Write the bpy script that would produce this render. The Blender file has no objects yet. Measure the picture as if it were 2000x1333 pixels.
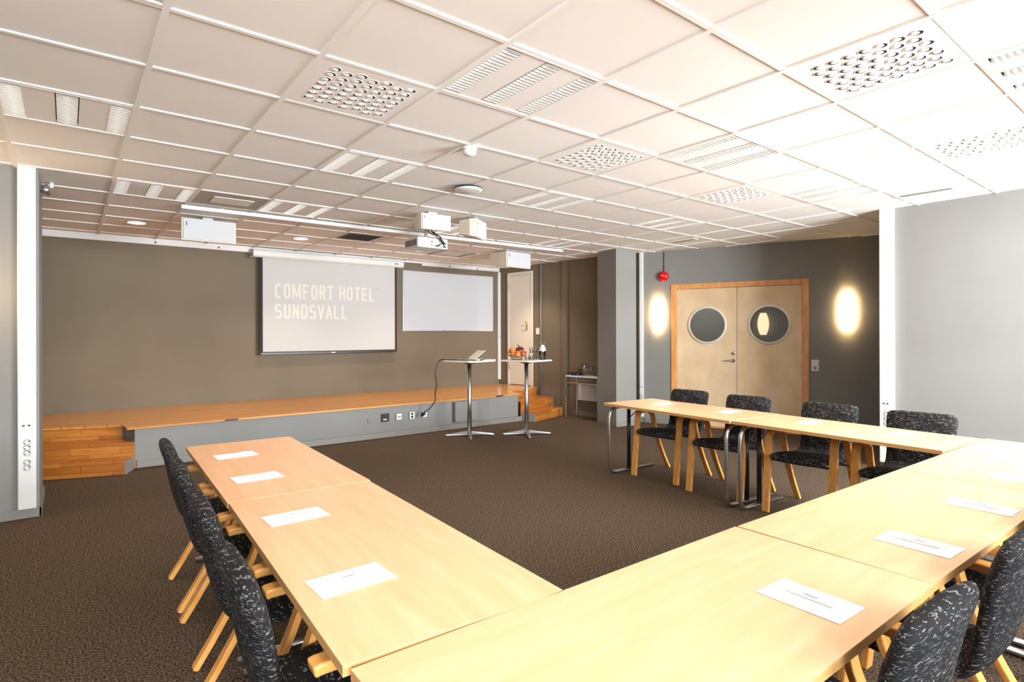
import bpy, math, random
from mathutils import Vector, Matrix
random.seed(4)
SC = bpy.context.scene
COL = SC.collection
PI = math.pi

# ------------------------------------------------------------------ camera
F_PX, YAW, ROLL, EYE = 1112.5, 0.6627, -0.0025, 1.372
CEIL = 2.6275
s_, c_ = math.sin(YAW), math.cos(YAW)
right = Vector((c_, -s_, 0)); fwd = Vector((s_, c_, 0)); up = Vector((0, 0, 1))
r2 = right*math.cos(ROLL)+up*math.sin(ROLL); u2 = up*math.cos(ROLL)-right*math.sin(ROLL)
cam = bpy.data.cameras.new('camera')
cam.sensor_width = 36; cam.lens = F_PX/2000*36
cam.shift_y = -(666.5-653.2)/2000
cam.clip_start = 0.02; cam.clip_end = 100
camo = bpy.data.objects.new('camera', cam); COL.objects.link(camo)
m = Matrix.Identity(4)
for i in range(3):
    m[i][0] = r2[i]; m[i][1] = u2[i]; m[i][2] = -fwd[i]
m[2][3] = EYE
camo.matrix_world = m
SC.camera = camo

# ------------------------------------------------------------------ exposure, world, daylight
SC.view_settings.view_transform = 'Standard'
SC.view_settings.look = 'None'
SC.view_settings.gamma = 1
SC.view_settings.use_curve_mapping = False
SC.view_settings.exposure = 0.86
w = bpy.data.worlds.new('sky'); SC.world = w; w.use_nodes = True
w.node_tree.nodes['Background'].inputs[0].default_value = (0.80, 0.90, 1.0, 1)
w.node_tree.nodes['Background'].inputs[1].default_value = 1.5

def light(name, kind, loc, power, color, size=None, size_y=None, direction=None, spot=None, blend=0.6, radius=None):
    l = bpy.data.lights.new(name, kind); l.energy = power; l.color = color
    if kind == 'AREA':
        l.shape = 'RECTANGLE'; l.size = size; l.size_y = size_y or size
    if kind == 'SPOT':
        l.spot_size = spot; l.spot_blend = blend
    if radius is not None and kind in ('SPOT', 'POINT'):
        l.shadow_soft_size = radius
    o = bpy.data.objects.new(name, l); COL.objects.link(o); o.location = loc
    if direction is not None:
        o.rotation_euler = Vector(direction).to_track_quat('-Z', 'Y').to_euler()
    return o

FRONT_Y = -1.75
WINDOWS = [(-1.30, 0.45, 210), (0.95, 3.35, 125), (3.85, 6.25, 640)]      # x0, x1, daylight power
for x0, x1, p in WINDOWS:
    light('window_daylight', 'AREA', ((x0+x1)/2, FRONT_Y-0.22, 1.60), p, (0.96, 0.97, 1.0), x1-x0, 1.5, (0.08, 1, -0.22))
DOWNLIGHTS = [(0.614, 7.61), (2.409, 7.583), (4.183, 7.562), (6.05, 7.56)]

# ------------------------------------------------------------------ materials
def _n(nt, t, **kw):
    n = nt.nodes.new(t)
    for k, v in kw.items():
        setattr(n, k, v)
    return n
def mat(name, color, rough=0.6, metal=0.0, spec=0.5, emis=None, estr=0.0, coat=0.0, alpha=None, trans=0.0):
    m = bpy.data.materials.new(name); m.use_nodes = True
    b = m.node_tree.nodes['Principled BSDF']
    b.inputs['Base Color'].default_value = (*color, 1)
    b.inputs['Roughness'].default_value = rough
    b.inputs['Metallic'].default_value = metal
    b.inputs['Specular IOR Level'].default_value = spec
    b.inputs['Coat Weight'].default_value = coat
    b.inputs['Transmission Weight'].default_value = trans
    if emis:
        b.inputs['Emission Color'].default_value = (*emis, 1)
        b.inputs['Emission Strength'].default_value = estr
    return m
def bsdf(m): return m.node_tree.nodes['Principled BSDF']
def noise_color(m, c1, c2, scale=(1, 1, 1), nscale=5.0, detail=4.0, lo=0.35, hi=0.65, bump=0.0, coords='Object', rot=(0, 0, 0), dist=0.01):
    nt = m.node_tree; b = bsdf(m)
    tc = _n(nt, 'ShaderNodeTexCoord'); mp = _n(nt, 'ShaderNodeMapping')
    mp.inputs['Scale'].default_value = scale; mp.inputs['Rotation'].default_value = rot
    no = _n(nt, 'ShaderNodeTexNoise'); no.inputs['Scale'].default_value = nscale; no.inputs['Detail'].default_value = detail
    cr = _n(nt, 'ShaderNodeValToRGB')
    cr.color_ramp.elements[0].position = lo; cr.color_ramp.elements[0].color = (*c1, 1)
    cr.color_ramp.elements[1].position = hi; cr.color_ramp.elements[1].color = (*c2, 1)
    nt.links.new(tc.outputs[coords], mp.inputs[0]); nt.links.new(mp.outputs[0], no.inputs['Vector'])
    nt.links.new(no.outputs['Fac'], cr.inputs[0]); nt.links.new(cr.outputs[0], b.inputs['Base Color'])
    if bump:
        bp = _n(nt, 'ShaderNodeBump'); bp.inputs['Strength'].default_value = bump; bp.inputs['Distance'].default_value = dist
        nt.links.new(no.outputs['Fac'], bp.inputs['Height']); nt.links.new(bp.outputs[0], b.inputs['Normal'])
    return m, no, cr
def lin(r, g, b):
    f = lambda v: (v/255/12.92) if v/255 <= 0.04045 else ((v/255+0.055)/1.055)**2.4
    return (f(r), f(g), f(b))

M = {}
M['wall'] = noise_color(mat('grey wall paint', lin(150, 148, 144), 0.75, spec=0.25), lin(129, 128, 124), lin(135, 134, 131), nscale=1.2, bump=0)[0]
M['taupe'] = noise_color(mat('taupe wall tone', lin(112, 102, 85), 0.7, spec=0.3), lin(110, 100, 83), lin(117, 106, 89), nscale=1.2)[0]  # browner and darker than the grey of the other walls
M['skirt'] = mat('grey painted skirting', lin(127, 124, 117), 0.5)
M['carpet'] = noise_color(mat('speckled carpet', (0.05, 0.04, 0.03), 0.95, spec=0.1), lin(34, 27, 21), lin(120, 102, 84), nscale=110, detail=3, lo=0.38, hi=0.66, bump=0.25, dist=0.004)[0]
M['tile'] = mat('white ceiling tile', lin(238, 234, 228), 0.85, spec=0.2)
M['white'] = mat('white enamel', lin(214, 214, 211), 0.35)
M['grille'] = mat('pale grey speaker cloth', lin(192, 194, 196), 0.7, spec=0.2)
M['offwhite'] = mat('off white lacquer', lin(226, 218, 202), 0.4)
M['slab'] = mat('concrete slab', lin(120, 118, 115), 0.9)
M['alu'] = mat('bright aluminium reflector', (0.84, 0.84, 0.83), 0.3, metal=0.45)
M['chrome'] = mat('chrome tube', (0.60, 0.60, 0.60), 0.26, metal=1.0)
M['steel'] = mat('brushed steel', (0.55, 0.56, 0.57), 0.28, metal=1.0)
M['black'] = mat('black plastic', (0.012, 0.012, 0.013), 0.4)
M['dark'] = mat('dark cavity', (0.03, 0.025, 0.02), 0.9)
M['blackmetal'] = mat('black lacquered steel', (0.012, 0.012, 0.014), 0.35)
M['paper'] = mat('white paper', lin(248, 248, 248), 0.7, spec=0.2)
M['pen'] = mat('pale pen plastic', lin(240, 238, 236), 0.55, spec=0.2)
M['ink'] = mat('grey print', lin(150, 150, 156), 0.6)
M['red'] = mat('red alarm plastic', lin(200, 12, 16), 0.25)
M['brass'] = mat('brass', (0.75, 0.52, 0.22), 0.25, metal=1.0)
M['screen'] = mat('matte projection cloth', lin(188, 188, 186), 0.8, spec=0.15)
M['letter'] = mat('projected lettering', lin(208, 206, 194), 0.8, spec=0.1, emis=(1, 0.95, 0.82), estr=0.02)  # projected light put into a paler cream colour and faint emission
M['board'] = mat('glossy white enamel board', lin(190, 193, 197), 0.16, coat=0.3)
M['glow'] = mat('warm lamp shade glass', lin(255, 240, 210), 0.5, emis=(1.0, 0.80, 0.50), estr=5.0)
M['lamp'] = mat('downlight lens', (1, 1, 1), 0.5, emis=(1.0, 0.86, 0.66), estr=9.0)
M['tube'] = mat('fluorescent tube', (1, 1, 1), 0.5, emis=(1.0, 0.90, 0.76), estr=1.2)
M['rubber'] = mat('black rubber', (0.02, 0.02, 0.02), 0.7)

def wood(name, c1, c2, rough, scale, nscale=3.0, coat=0.0, spec=0.5, rotz=0.0, coords='Object'):
    m = mat(name, c1, rough, coat=coat, spec=spec)
    noise_color(m, c1, c2, scale=scale, nscale=nscale, detail=5, lo=0.3, hi=0.72, rot=(0, 0, rotz), coords=coords)
    return m
M['beech'] = wood('pale beech veneer', lin(228, 176, 130), lin(238, 189, 148), 0.38, (1.2, 9, 9), 3.0, spec=0.5)
M['beech_edge'] = wood('beech edge', lin(196, 146, 88), lin(214, 166, 106), 0.45, (2, 2, 30), 4)
M['bentwood'] = wood('laminated beech', lin(212, 144, 66), lin(238, 176, 98), 0.38, (4, 30, 4), 3.0)
M['birch'] = wood('figured birch veneer', lin(214, 184, 144), lin(232, 208, 172), 0.42, (1.3, 1.3, 0.9), 2.6, spec=0.4)
M['frame_wood'] = wood('beech door frame', lin(206, 142, 82), lin(226, 166, 104), 0.4, (5, 5, 1.2), 4)

def planks(name, ca, cb, cc, plank_w, plank_l, rotz=0.0, rough=0.3, wall=False):
    m = mat(name, ca, rough, spec=0.5, coat=0.25); nt = m.node_tree; b = bsdf(m)
    tc = _n(nt, 'ShaderNodeTexCoord'); mp = _n(nt, 'ShaderNodeMapping'); mp.inputs['Rotation'].default_value = (0, 0, rotz)
    br = _n(nt, 'ShaderNodeTexBrick')
    br.inputs['Scale'].default_value = 1.0; br.inputs['Brick Width'].default_value = plank_l; br.inputs['Row Height'].default_value = plank_w
    br.inputs['Mortar Size'].default_value = 0.0012; br.inputs['Color1'].default_value = (*ca, 1); br.inputs['Color2'].default_value = (*cb, 1)
    br.inputs['Mortar'].default_value = (*[v*0.35 for v in cc], 1); br.inputs['Bias'].default_value = -0.1; br.offset = 0.37
    mp2 = _n(nt, 'ShaderNodeMapping'); mp2.inputs['Scale'].default_value = (1.5, 22, 22)
    no = _n(nt, 'ShaderNodeTexNoise'); no.inputs['Scale'].default_value = 3; no.inputs['Detail'].default_value = 5
    mx = _n(nt, 'ShaderNodeMix', data_type='RGBA'); mx.blend_type = 'MULTIPLY'; mx.inputs[0].default_value = 0.55
    cr = _n(nt, 'ShaderNodeValToRGB'); cr.color_ramp.elements[0].position = 0.3; cr.color_ramp.elements[0].color = (0.62, 0.52, 0.38, 1)
    cr.color_ramp.elements[1].position = 0.7; cr.color_ramp.elements[1].color = (1, 1, 1, 1)
    L = nt.links
    L.new(tc.outputs['Object'], mp.inputs[0])
    if wall:   # use x,z so that upright faces show boards too
        sp = _n(nt, 'ShaderNodeSeparateXYZ'); cb_ = _n(nt, 'ShaderNodeCombineXYZ'); ad = _n(nt, 'ShaderNodeMath'); ad.operation = 'ADD'
        L.new(mp.outputs[0], sp.inputs[0]); L.new(sp.outputs[0], cb_.inputs[0]); L.new(sp.outputs[1], ad.inputs[0]); L.new(sp.outputs[2], ad.inputs[1])
        L.new(ad.outputs[0], cb_.inputs[1]); L.new(cb_.outputs[0], br.inputs['Vector'])
    else:
        L.new(mp.outputs[0], br.inputs['Vector'])
    L.new(mp.outputs[0], mp2.inputs[0]); L.new(mp2.outputs[0], no.inputs['Vector']); L.new(no.outputs['Fac'], cr.inputs[0])
    L.new(br.outputs['Color'], mx.inputs[6]); L.new(cr.outputs[0], mx.inputs[7]); L.new(mx.outputs[2], b.inputs['Base Color'])
    return m
M['deck'] = planks('oak stage boards', lin(222, 158, 84), lin(200, 134, 66), lin(130, 80, 34), 0.062, 0.9)
M['step_l'] = planks('oak step boards', lin(196, 128, 56), lin(162, 94, 34), lin(110, 60, 20), 0.0708, 0.42, rotz=math.radians(18.6), wall=True, rough=0.35)
M['step_r'] = planks('oak step boards right', lin(196, 128, 56), lin(162, 94, 34), lin(110, 60, 20), 0.0708, 0.42, rotz=math.radians(-17.2), wall=True, rough=0.35)

def fabric():
    m = mat('black fabric with white flecks', (0.01, 0.01, 0.01), 0.85, spec=0.25); nt = m.node_tree; b = bsdf(m)
    tc = _n(nt, 'ShaderNodeTexCoord'); mp = _n(nt, 'ShaderNodeMapping'); mp.inputs['Scale'].default_value = (95, 48, 300)
    no = _n(nt, 'ShaderNodeTexNoise'); no.inputs['Scale'].default_value = 1.0; no.inputs['Detail'].default_value = 3; no.inputs['Distortion'].default_value = 0.8
    cr = _n(nt, 'ShaderNodeValToRGB'); cr.color_ramp.elements[0].position = 0.59; cr.color_ramp.elements[0].color = (0.008, 0.008, 0.009, 1)
    cr.color_ramp.elements[1].position = 0.63; cr.color_ramp.elements[1].color = (0.22, 0.215, 0.21, 1)
    bp = _n(nt, 'ShaderNodeBump'); bp.inputs['Strength'].default_value = 0.5; bp.inputs['Distance'].default_value = 0.004
    L = nt.links; L.new(tc.outputs['Object'], mp.inputs[0]); L.new(mp.outputs[0], no.inputs['Vector']); L.new(no.outputs['Fac'], cr.inputs[0])
    L.new(cr.outputs[0], b.inputs['Base Color']); L.new(no.outputs['Fac'], bp.inputs['Height']); L.new(bp.outputs[0], b.inputs['Normal'])
    return m
M['fabric'] = fabric()
def thin_glass(name, tint=(1, 1, 1), refl=1.0):
    m = bpy.data.materials.new(name); m.use_nodes = True; nt = m.node_tree; nt.nodes.clear()
    out = _n(nt, 'ShaderNodeOutputMaterial'); tr = _n(nt, 'ShaderNodeBsdfTransparent'); gl = _n(nt, 'ShaderNodeBsdfGlossy')
    tr.inputs[0].default_value = (*tint, 1); gl.inputs['Roughness'].default_value = 0.02
    fr = _n(nt, 'ShaderNodeFresnel'); fr.inputs[0].default_value = 1.5; mm = _n(nt, 'ShaderNodeMath'); mm.operation = 'MULTIPLY'; mm.inputs[1].default_value = refl
    mm.use_clamp = True
    mix = _n(nt, 'ShaderNodeMixShader'); L = nt.links
    L.new(fr.outputs[0], mm.inputs[0]); L.new(mm.outputs[0], mix.inputs[0]); L.new(tr.outputs[0], mix.inputs[1]); L.new(gl.outputs[0], mix.inputs[2]); L.new(mix.outputs[0], out.inputs[0])
    return m
M['pane'] = thin_glass('window glass', (0.9, 0.92, 0.92), 2.6)
M['glass'] = thin_glass('drinking glass', (0.96, 0.97, 0.97), 1.6)
M['water'] = thin_glass('water', (0.9, 0.95, 0.97), 1.5)

# ------------------------------------------------------------------ mesh builder
class MB:
    def __init__(s): s.v = []; s.f = []; s.m = []; s.sm = []
    def add(s, vs, fs, mi=0, smooth=False, T=None):
        o = len(s.v)
        for p in vs:
            p = Vector(p); s.v.append(T @ p if T else p)
        for f in fs:
            s.f.append([i+o for i in f]); s.m.append(mi); s.sm.append(smooth)
        return s
    def box(s, a, b, mi=0, T=None):
        x0, y0, z0 = a; x1, y1, z1 = b
        vs = [(x0, y0, z0), (x1, y0, z0), (x1, y1, z0), (x0, y1, z0), (x0, y0, z1), (x1, y0, z1), (x1, y1, z1), (x0, y1, z1)]
        fs = [(0, 3, 2, 1), (4, 5, 6, 7), (0, 1, 5, 4), (1, 2, 6, 5), (2, 3, 7, 6), (3, 0, 4, 7)]
        return s.add(vs, fs, mi, False, T)
    def prism(s, poly, z0, z1, mi=0, mtop=None, T=None):
        n = len(poly)
        vs = [(x, y, z0) for x, y in poly]+[(x, y, z1) for x, y in poly]
        s.add(vs, [list(range(n))[::-1]]+[[i, (i+1) % n, n+(i+1) % n, n+i] for i in range(n)], mi, False, T)
        s.add([(x, y, z1) for x, y in poly], [list(range(n))], mi if mtop is None else mtop, False, T)
        return s
    def loft(s, rings, mi=0, smooth=True, caps=True, T=None, closed=True):
        n = len(rings[0]); vs = [p for r in rings for p in r]; fs = []
        for k in range(len(rings)-1):
            for i in range(n if closed else n-1):
                j = (i+1) % n
                fs.append((k*n+i, k*n+j, (k+1)*n+j, (k+1)*n+i))
        if caps:
            fs.append(list(range(n))[::-1]); fs.append([(len(rings)-1)*n+i for i in range(n)])
        return s.add(vs, fs, mi, smooth, T)
    def lathe(s, prof, seg=24, mi=0, T=None, smooth=True, caps=True):
        rings = [[(r*math.cos(2*PI*i/seg), r*math.sin(2*PI*i/seg), z) for i in range(seg)] for r, z in prof]
        return s.loft(rings, mi, smooth, caps, T)
    def tube(s, path, r, seg=10, mi=0, T=None):
        P = [Vector(p) for p in path]; rings = []
        nrm = None
        for i, p in enumerate(P):
            t = (P[min(i+1, len(P)-1)]-P[max(i-1, 0)]).normalized()
            if nrm is None:
                nrm = t.orthogonal().normalized()
            else:
                nrm = (nrm-t*nrm.dot(t)).normalized()
            b = t.cross(nrm)
            rr = r[i] if isinstance(r, (list, tuple)) else r
            rings.append([tuple(p+nrm*rr*math.cos(2*PI*k/seg)+b*rr*math.sin(2*PI*k/seg)) for k in range(seg)])
        return s.loft(rings, mi, True, True, T)
    def strap(s, path, width, thick, mi=0, T=None):
        """rectangular ply strip; path of (x,z) in a plane y=const, width along y"""
        P = [Vector((p[0], 0, p[1])) for p in path]; rings = []
        for i, p in enumerate(P):
            t = (P[min(i+1, len(P)-1)]-P[max(i-1, 0)]).normalized()
            n = Vector((-t.z, 0, t.x)); h = thick/2
            rings.append([tuple(p+n*h+Vector((0, -width/2, 0))), tuple(p+n*h+Vector((0, width/2, 0))), tuple(p-n*h+Vector((0, width/2, 0))), tuple(p-n*h+Vector((0, -width/2, 0)))])
        return s.loft(rings, mi, False, True, T)
    def sphere(s, c, r, seg=16, rg=10, mi=0, sc=(1, 1, 1), T=None):
        prof = []
        rings = []
        for k in range(rg+1):
            a = -PI/2+PI*k/rg
            rr = max(math.cos(a), 1e-3)
            rings.append([(c[0]+r*sc[0]*rr*math.cos(2*PI*i/seg), c[1]+r*sc[1]*rr*math.sin(2*PI*i/seg), c[2]+r*sc[2]*math.sin(a)) for i in range(seg)])
        return s.loft(rings, mi, True, True, T)
    def build(s, name, mats, parent=None, bevel=0.0, loc=None, rotz=None):
        me = bpy.data.meshes.new(name)
        me.from_pydata([tuple(v) for v in s.v], [], s.f)
        if not isinstance(mats, (list, tuple)): mats = [mats]
        for mm in mats: me.materials.append(mm)
        me.polygons.foreach_set('material_index', s.m); me.polygons.foreach_set('use_smooth', s.sm)
        me.update()
        o = bpy.data.objects.new(name, me); COL.objects.link(o)
        if parent is not None: o.parent = parent
        if loc is not None: o.location = loc
        if rotz is not None: o.rotation_euler = (0, 0, rotz)
        if bevel:
            b = o.modifiers.new('bevel', 'BEVEL'); b.width = bevel; b.segments = 2; b.limit_method = 'ANGLE'; b.angle_limit = math.radians(40)
        return o
def tag(o, label, cat, group=None, kind=None):
    if label: o['label'] = label
    if cat: o['category'] = cat
    if group: o['group'] = group
    if kind: o['kind'] = kind
    return o
def thing(name, label, cat, loc=(0, 0, 0), rotz=0.0, group=None, kind=None):
    o = bpy.data.objects.new(name, None); COL.objects.link(o); o.location = loc; o.rotation_euler = (0, 0, rotz); o.empty_display_size = 0.05
    return tag(o, label, cat, group, kind)
def struct(o):
    o['kind'] = 'structure'; return o
def dup(root, loc, rotz=None, label=None):
    r = root.copy(); COL.objects.link(r); r.location = loc
    if rotz is not None: r.rotation_euler = (0, 0, rotz)
    if label: r['label'] = label
    for ch in list(root.children):
        c = ch.copy(); COL.objects.link(c); c.parent = r
        for g in list(ch.children):
            d = g.copy(); COL.objects.link(d); d.parent = c
    return r
def arc(cx, cy, r, a0, a1, n=8):
    return [(cx+r*math.cos(math.radians(a0+(a1-a0)*i/n)), cy+r*math.sin(math.radians(a0+(a1-a0)*i/n))) for i in range(n+1)]
def rrect(w, h, r, n=6):
    """rounded rectangle polygon centred on the origin"""
    p = []
    for cx, cy, a in ((w/2-r, h/2-r, 0), (-w/2+r, h/2-r, 90), (-w/2+r, -h/2+r, 180), (w/2-r, -h/2+r, 270)):
        p += arc(cx, cy, r, a, a+90, n)
    return p
def XZ(T=None):   # maps prism space (x, y, z) to (x, -z, y): a polygon drawn in x and height, thick towards -y (room side)
    return Matrix(((1, 0, 0, 0), (0, 0, -1, 0), (0, 1, 0, 0), (0, 0, 0, 1)))

# ------------------------------------------------------------------ the setting
LX, RX = -1.60, 6.58
BACK_Y = 8.80
fl = MB().box((LX-0.2, FRONT_Y-0.2, -0.12), (10.8, 9.1, 0.0)).build('floor', M['carpet']); struct(fl)

GX, GY, TS = -0.2981, 2.5456, 0.6
LIGHT_TILES = [(3, -1), (3, 2), (0, 2), (1, 5), (3, 5), (6, -1), (6, 2), (9, -1), (9, 2), (9, 5), (6, -4), (0, -1), (6, 5)]
AIR_TILES = [(2, 0), (5, 0), (5, -3), (8, -3), (8, 0)]
PERF_TILE = (2, 5); HATCH_TILE = (8, 8); HOLE_TILE = (5, 7)
SKIP = set(LIGHT_TILES+AIR_TILES+[PERF_TILE])
TZ = CEIL+0.007
cb = MB()
for i in range(-3, 18):
    for j in range(-8, 11):
        if (i, j) in SKIP: continue
        x0, y0 = GX+i*TS, GY+j*TS
        cb.box((x0+0.004, y0+0.004, TZ), (x0+TS-0.004, y0+TS-0.004, TZ+0.015))
cb.box((LX-0.4, FRONT_Y-0.3, 2.82), (10.8, 9.1, 2.9))
ceil = cb.build('ceiling', M['tile']); struct(ceil)
gb = MB()
for i in range(-3, 19):
    x = GX+i*TS; gb.box((x-0.013, GY-8*TS, CEIL-0.003), (x+0.013, GY+11*TS, TZ+0.02))
for j in range(-8, 12):
    y = GY+j*TS
    for i in range(-3, 18):
        gb.box((GX+i*TS+0.012, y-0.012, CEIL), (GX+(i+1)*TS-0.012, y+0.012, TZ+0.02))
gb.build('ceiling_grid', M['tile'], ceil)

def wallbox(name, P, Q, z0=0.0, z1=2.82, thick=0.12, openings=(), skirt=None, m='wall'):
    P = Vector(P); Q = Vector(Q); L = (Q-P).length; a = math.atan2(Q.y-P.y, Q.x-P.x)
    b = MB(); x = 0.0
    for (s0, s1, h0, h1) in sorted(openings):
        if s0 > x: b.box((x, 0, z0), (s0, thick, z1))
        if h0 > z0: b.box((s0, 0, z0), (s1, thick, h0))
        if h1 < z1: b.box((s0, 0, h1), (s1, thick, z1))
        x = s1
    if x < L: b.box((x, 0, z0), (L, thick, z1))
    o = b.build(name, M[m], None, loc=(P.x, P.y, 0), rotz=a); struct(o)
    if skirt:
        sb = MB()
        for s0, s1 in skirt: sb.box((s0, -0.014, z0), (s1, 0.0, z0+0.075))
        k = sb.build('baseboard_'+name.replace('wall_', ''), M['skirt'], None, bevel=0.003, loc=(P.x, P.y, 0), rotz=a); struct(k)
    return P, a
def along(P, a, s, y=0.0, z=0.0):
    return (P[0]+math.cos(a)*s-math.sin(a)*y, P[1]+math.sin(a)*s+math.cos(a)*y, z)

DP, DQ = (7.02, 5.80), (8.38, 2.28)
RP, RQ = (6.55, 8.80), (6.845, 6.36)
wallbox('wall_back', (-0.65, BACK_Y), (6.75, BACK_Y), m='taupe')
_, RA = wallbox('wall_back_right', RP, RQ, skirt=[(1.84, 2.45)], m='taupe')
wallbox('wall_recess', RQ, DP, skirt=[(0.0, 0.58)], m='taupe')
_, DA = wallbox('wall_doors', DP, DQ, openings=[(0.56, 2.33, 0.0, 2.08)], skirt=[(0.1, 0.52), (2.37, 3.7)])
wallbox('wall_right', (RX, 2.28), (RX, FRONT_Y), skirt=[(0.0, 4.0)])
wallbox('wall_right_return', (8.6, 2.28), (RX+0.12, 2.28))
wallbox('wall_left_far', (LX, 5.62), (-0.17, 5.62), thick=0.72, skirt=[(0.0, 1.445)])
sk = MB().box((-0.17, 5.606, 0), (-0.156, 6.34, 0.075)).build('baseboard_column', M['skirt']); struct(sk)
wallbox('wall_left', (LX, FRONT_Y), (LX, 5.62))
wallbox('wall_stage_left', (-0.48, 6.34), (-0.48, BACK_Y))
wallbox('wall_front', (RX+0.1, FRONT_Y), (LX, FRONT_Y), openings=[(RX+0.1-x1, RX+0.1-x0, 0.85, 2.35) for x0, x1, p in WINDOWS])
for n, (x0, x1, p) in enumerate(WINDOWS):
    wn = thing('window_%d' % (n+1), None, None, ((x0+x1)/2, FRONT_Y-0.06, 0), kind='structure')
    W = (x1-x0)/2; b = MB()
    for xx in (-W, -0.03, W-0.06): b.box((xx, -0.03, 0.85), (xx+0.06, 0.03, 2.35))
    for zz in (0.85, 2.29): b.box((-W, -0.03, zz), (W, 0.03, zz+0.06))
    b.build('window_frame', M['white'], wn)
    MB().box((-W+0.06, -0.004, 0.91), (W-0.06, 0.004, 2.29)).build('pane', M['glass'], wn)
# the square column in front of the door wall
colp = [(6.386, 5.683), (6.735, 5.60), (6.83, 6.02), (6.465, 6.13)]
struct(MB().prism(colp, 0, 2.80).build('wall_column', M['wall']))
e = 0.013
colb = [(6.386-e, 5.683-e), (6.735+e, 5.60-e), (6.83+e, 6.02), (6.465, 6.13+e)]
struct(MB().prism(colb, 0, 0.075).build('baseboard_wall_column', M['skirt'], bevel=0.003))
# shallow pilaster on the back right wall
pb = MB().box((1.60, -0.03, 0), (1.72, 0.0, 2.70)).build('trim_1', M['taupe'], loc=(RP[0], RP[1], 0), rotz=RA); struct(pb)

# ------------------------------------------------------------------ stage and steps
SH = 0.425
stage = thing('stage', 'low grey-fronted stage platform with oak board floor along the back wall', 'stage', (0, 0, 0))
body = [(-0.47, 7.60), (0.46, 7.30), (0.545, 7.02), (5.66, 7.10), (5.79, 7.51), (6.62, 7.79), (6.50, 8.78), (-0.47, 8.78)]
MB().prism(body, 0, SH-0.022).build('riser', M['wall'], stage)
deckp = [(-0.47, 7.575), (0.455, 7.275), (0.475, 6.99), (5.70, 7.075), (5.80, 7.48), (6.65, 7.765), (6.53, 8.79), (-0.47, 8.79)]
MB().prism(deckp, SH-0.022, SH).build('deck', M['deck'], stage, bevel=0.004)
MB().box((0.56, 7.004, 0), (5.66, 7.025, 0.075), T=Matrix.Translation((0, 0, 0)) @ Matrix.Rotation(0, 4, 'Z')).build('skirting', M['skirt'], stage, bevel=0.003)
MB().prism([(4.42, 7.0), (4.83, 7.0), (4.83, 7.09), (4.42, 7.09)], 0.10, 0.385).build('access_panel', M['wall'], stage, bevel=0.002)
MB().lathe([(0.03, 0), (0.03, 0.004), (0.02, 0.006)], T=Matrix.Translation((3.13, 7.052, 0.235)) @ Matrix.Rotation(PI/2, 4, 'X')).build('cover_plate', M['wall'], stage)
def steps(name, label, P1, P2, cheek, P3, mt):
    t = thing(name, label, 'steps')
    a = MB().prism(P1, 0.0, 0.142).build('lower_step', M[mt], t, bevel=0.004)
    b = MB().prism(P2, 0.0, 0.283).build('upper_step', M[mt], t, bevel=0.004)
    MB().prism(P3, 0.283, SH-0.023).build('back_board', M[mt], t)
    MB().prism(cheek, 0.0, 0.128).build('side_panel', M['wall'], t)
    return t
steps('stage_steps', 'two oak steps up to the left end of the stage beside the white-trunked wall end',
      [(-0.47, 7.065), (0.44, 6.757), (0.505, 6.955), (-0.47, 7.285)], [(-0.47, 7.29), (0.53, 6.955), (0.545, 7.01), (0.455, 7.27), (-0.47, 7.57)],
      [(0.441, 6.757), (0.449, 6.752), (0.545, 7.012), (0.508, 6.95)],
      [(-0.47, 7.592), (-0.47, 7.580), (0.455, 7.285), (0.455, 7.297)], 'step_l')
steps('stage_steps', 'two oak steps up to the right end of the stage near the white door',
      [(5.755, 6.79), (6.57, 7.04), (6.50, 7.30), (5.68, 7.05)], [(5.675, 7.055), (6.65, 7.352), (6.62, 7.755), (5.80, 7.475), (5.72, 7.08)],
      [(5.745, 6.785), (5.754, 6.788), (5.678, 7.048), (5.662, 7.04)],
      [(5.80, 7.485), (6.62, 7.765), (6.62, 7.785), (5.80, 7.505)], 'step_r')

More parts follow.
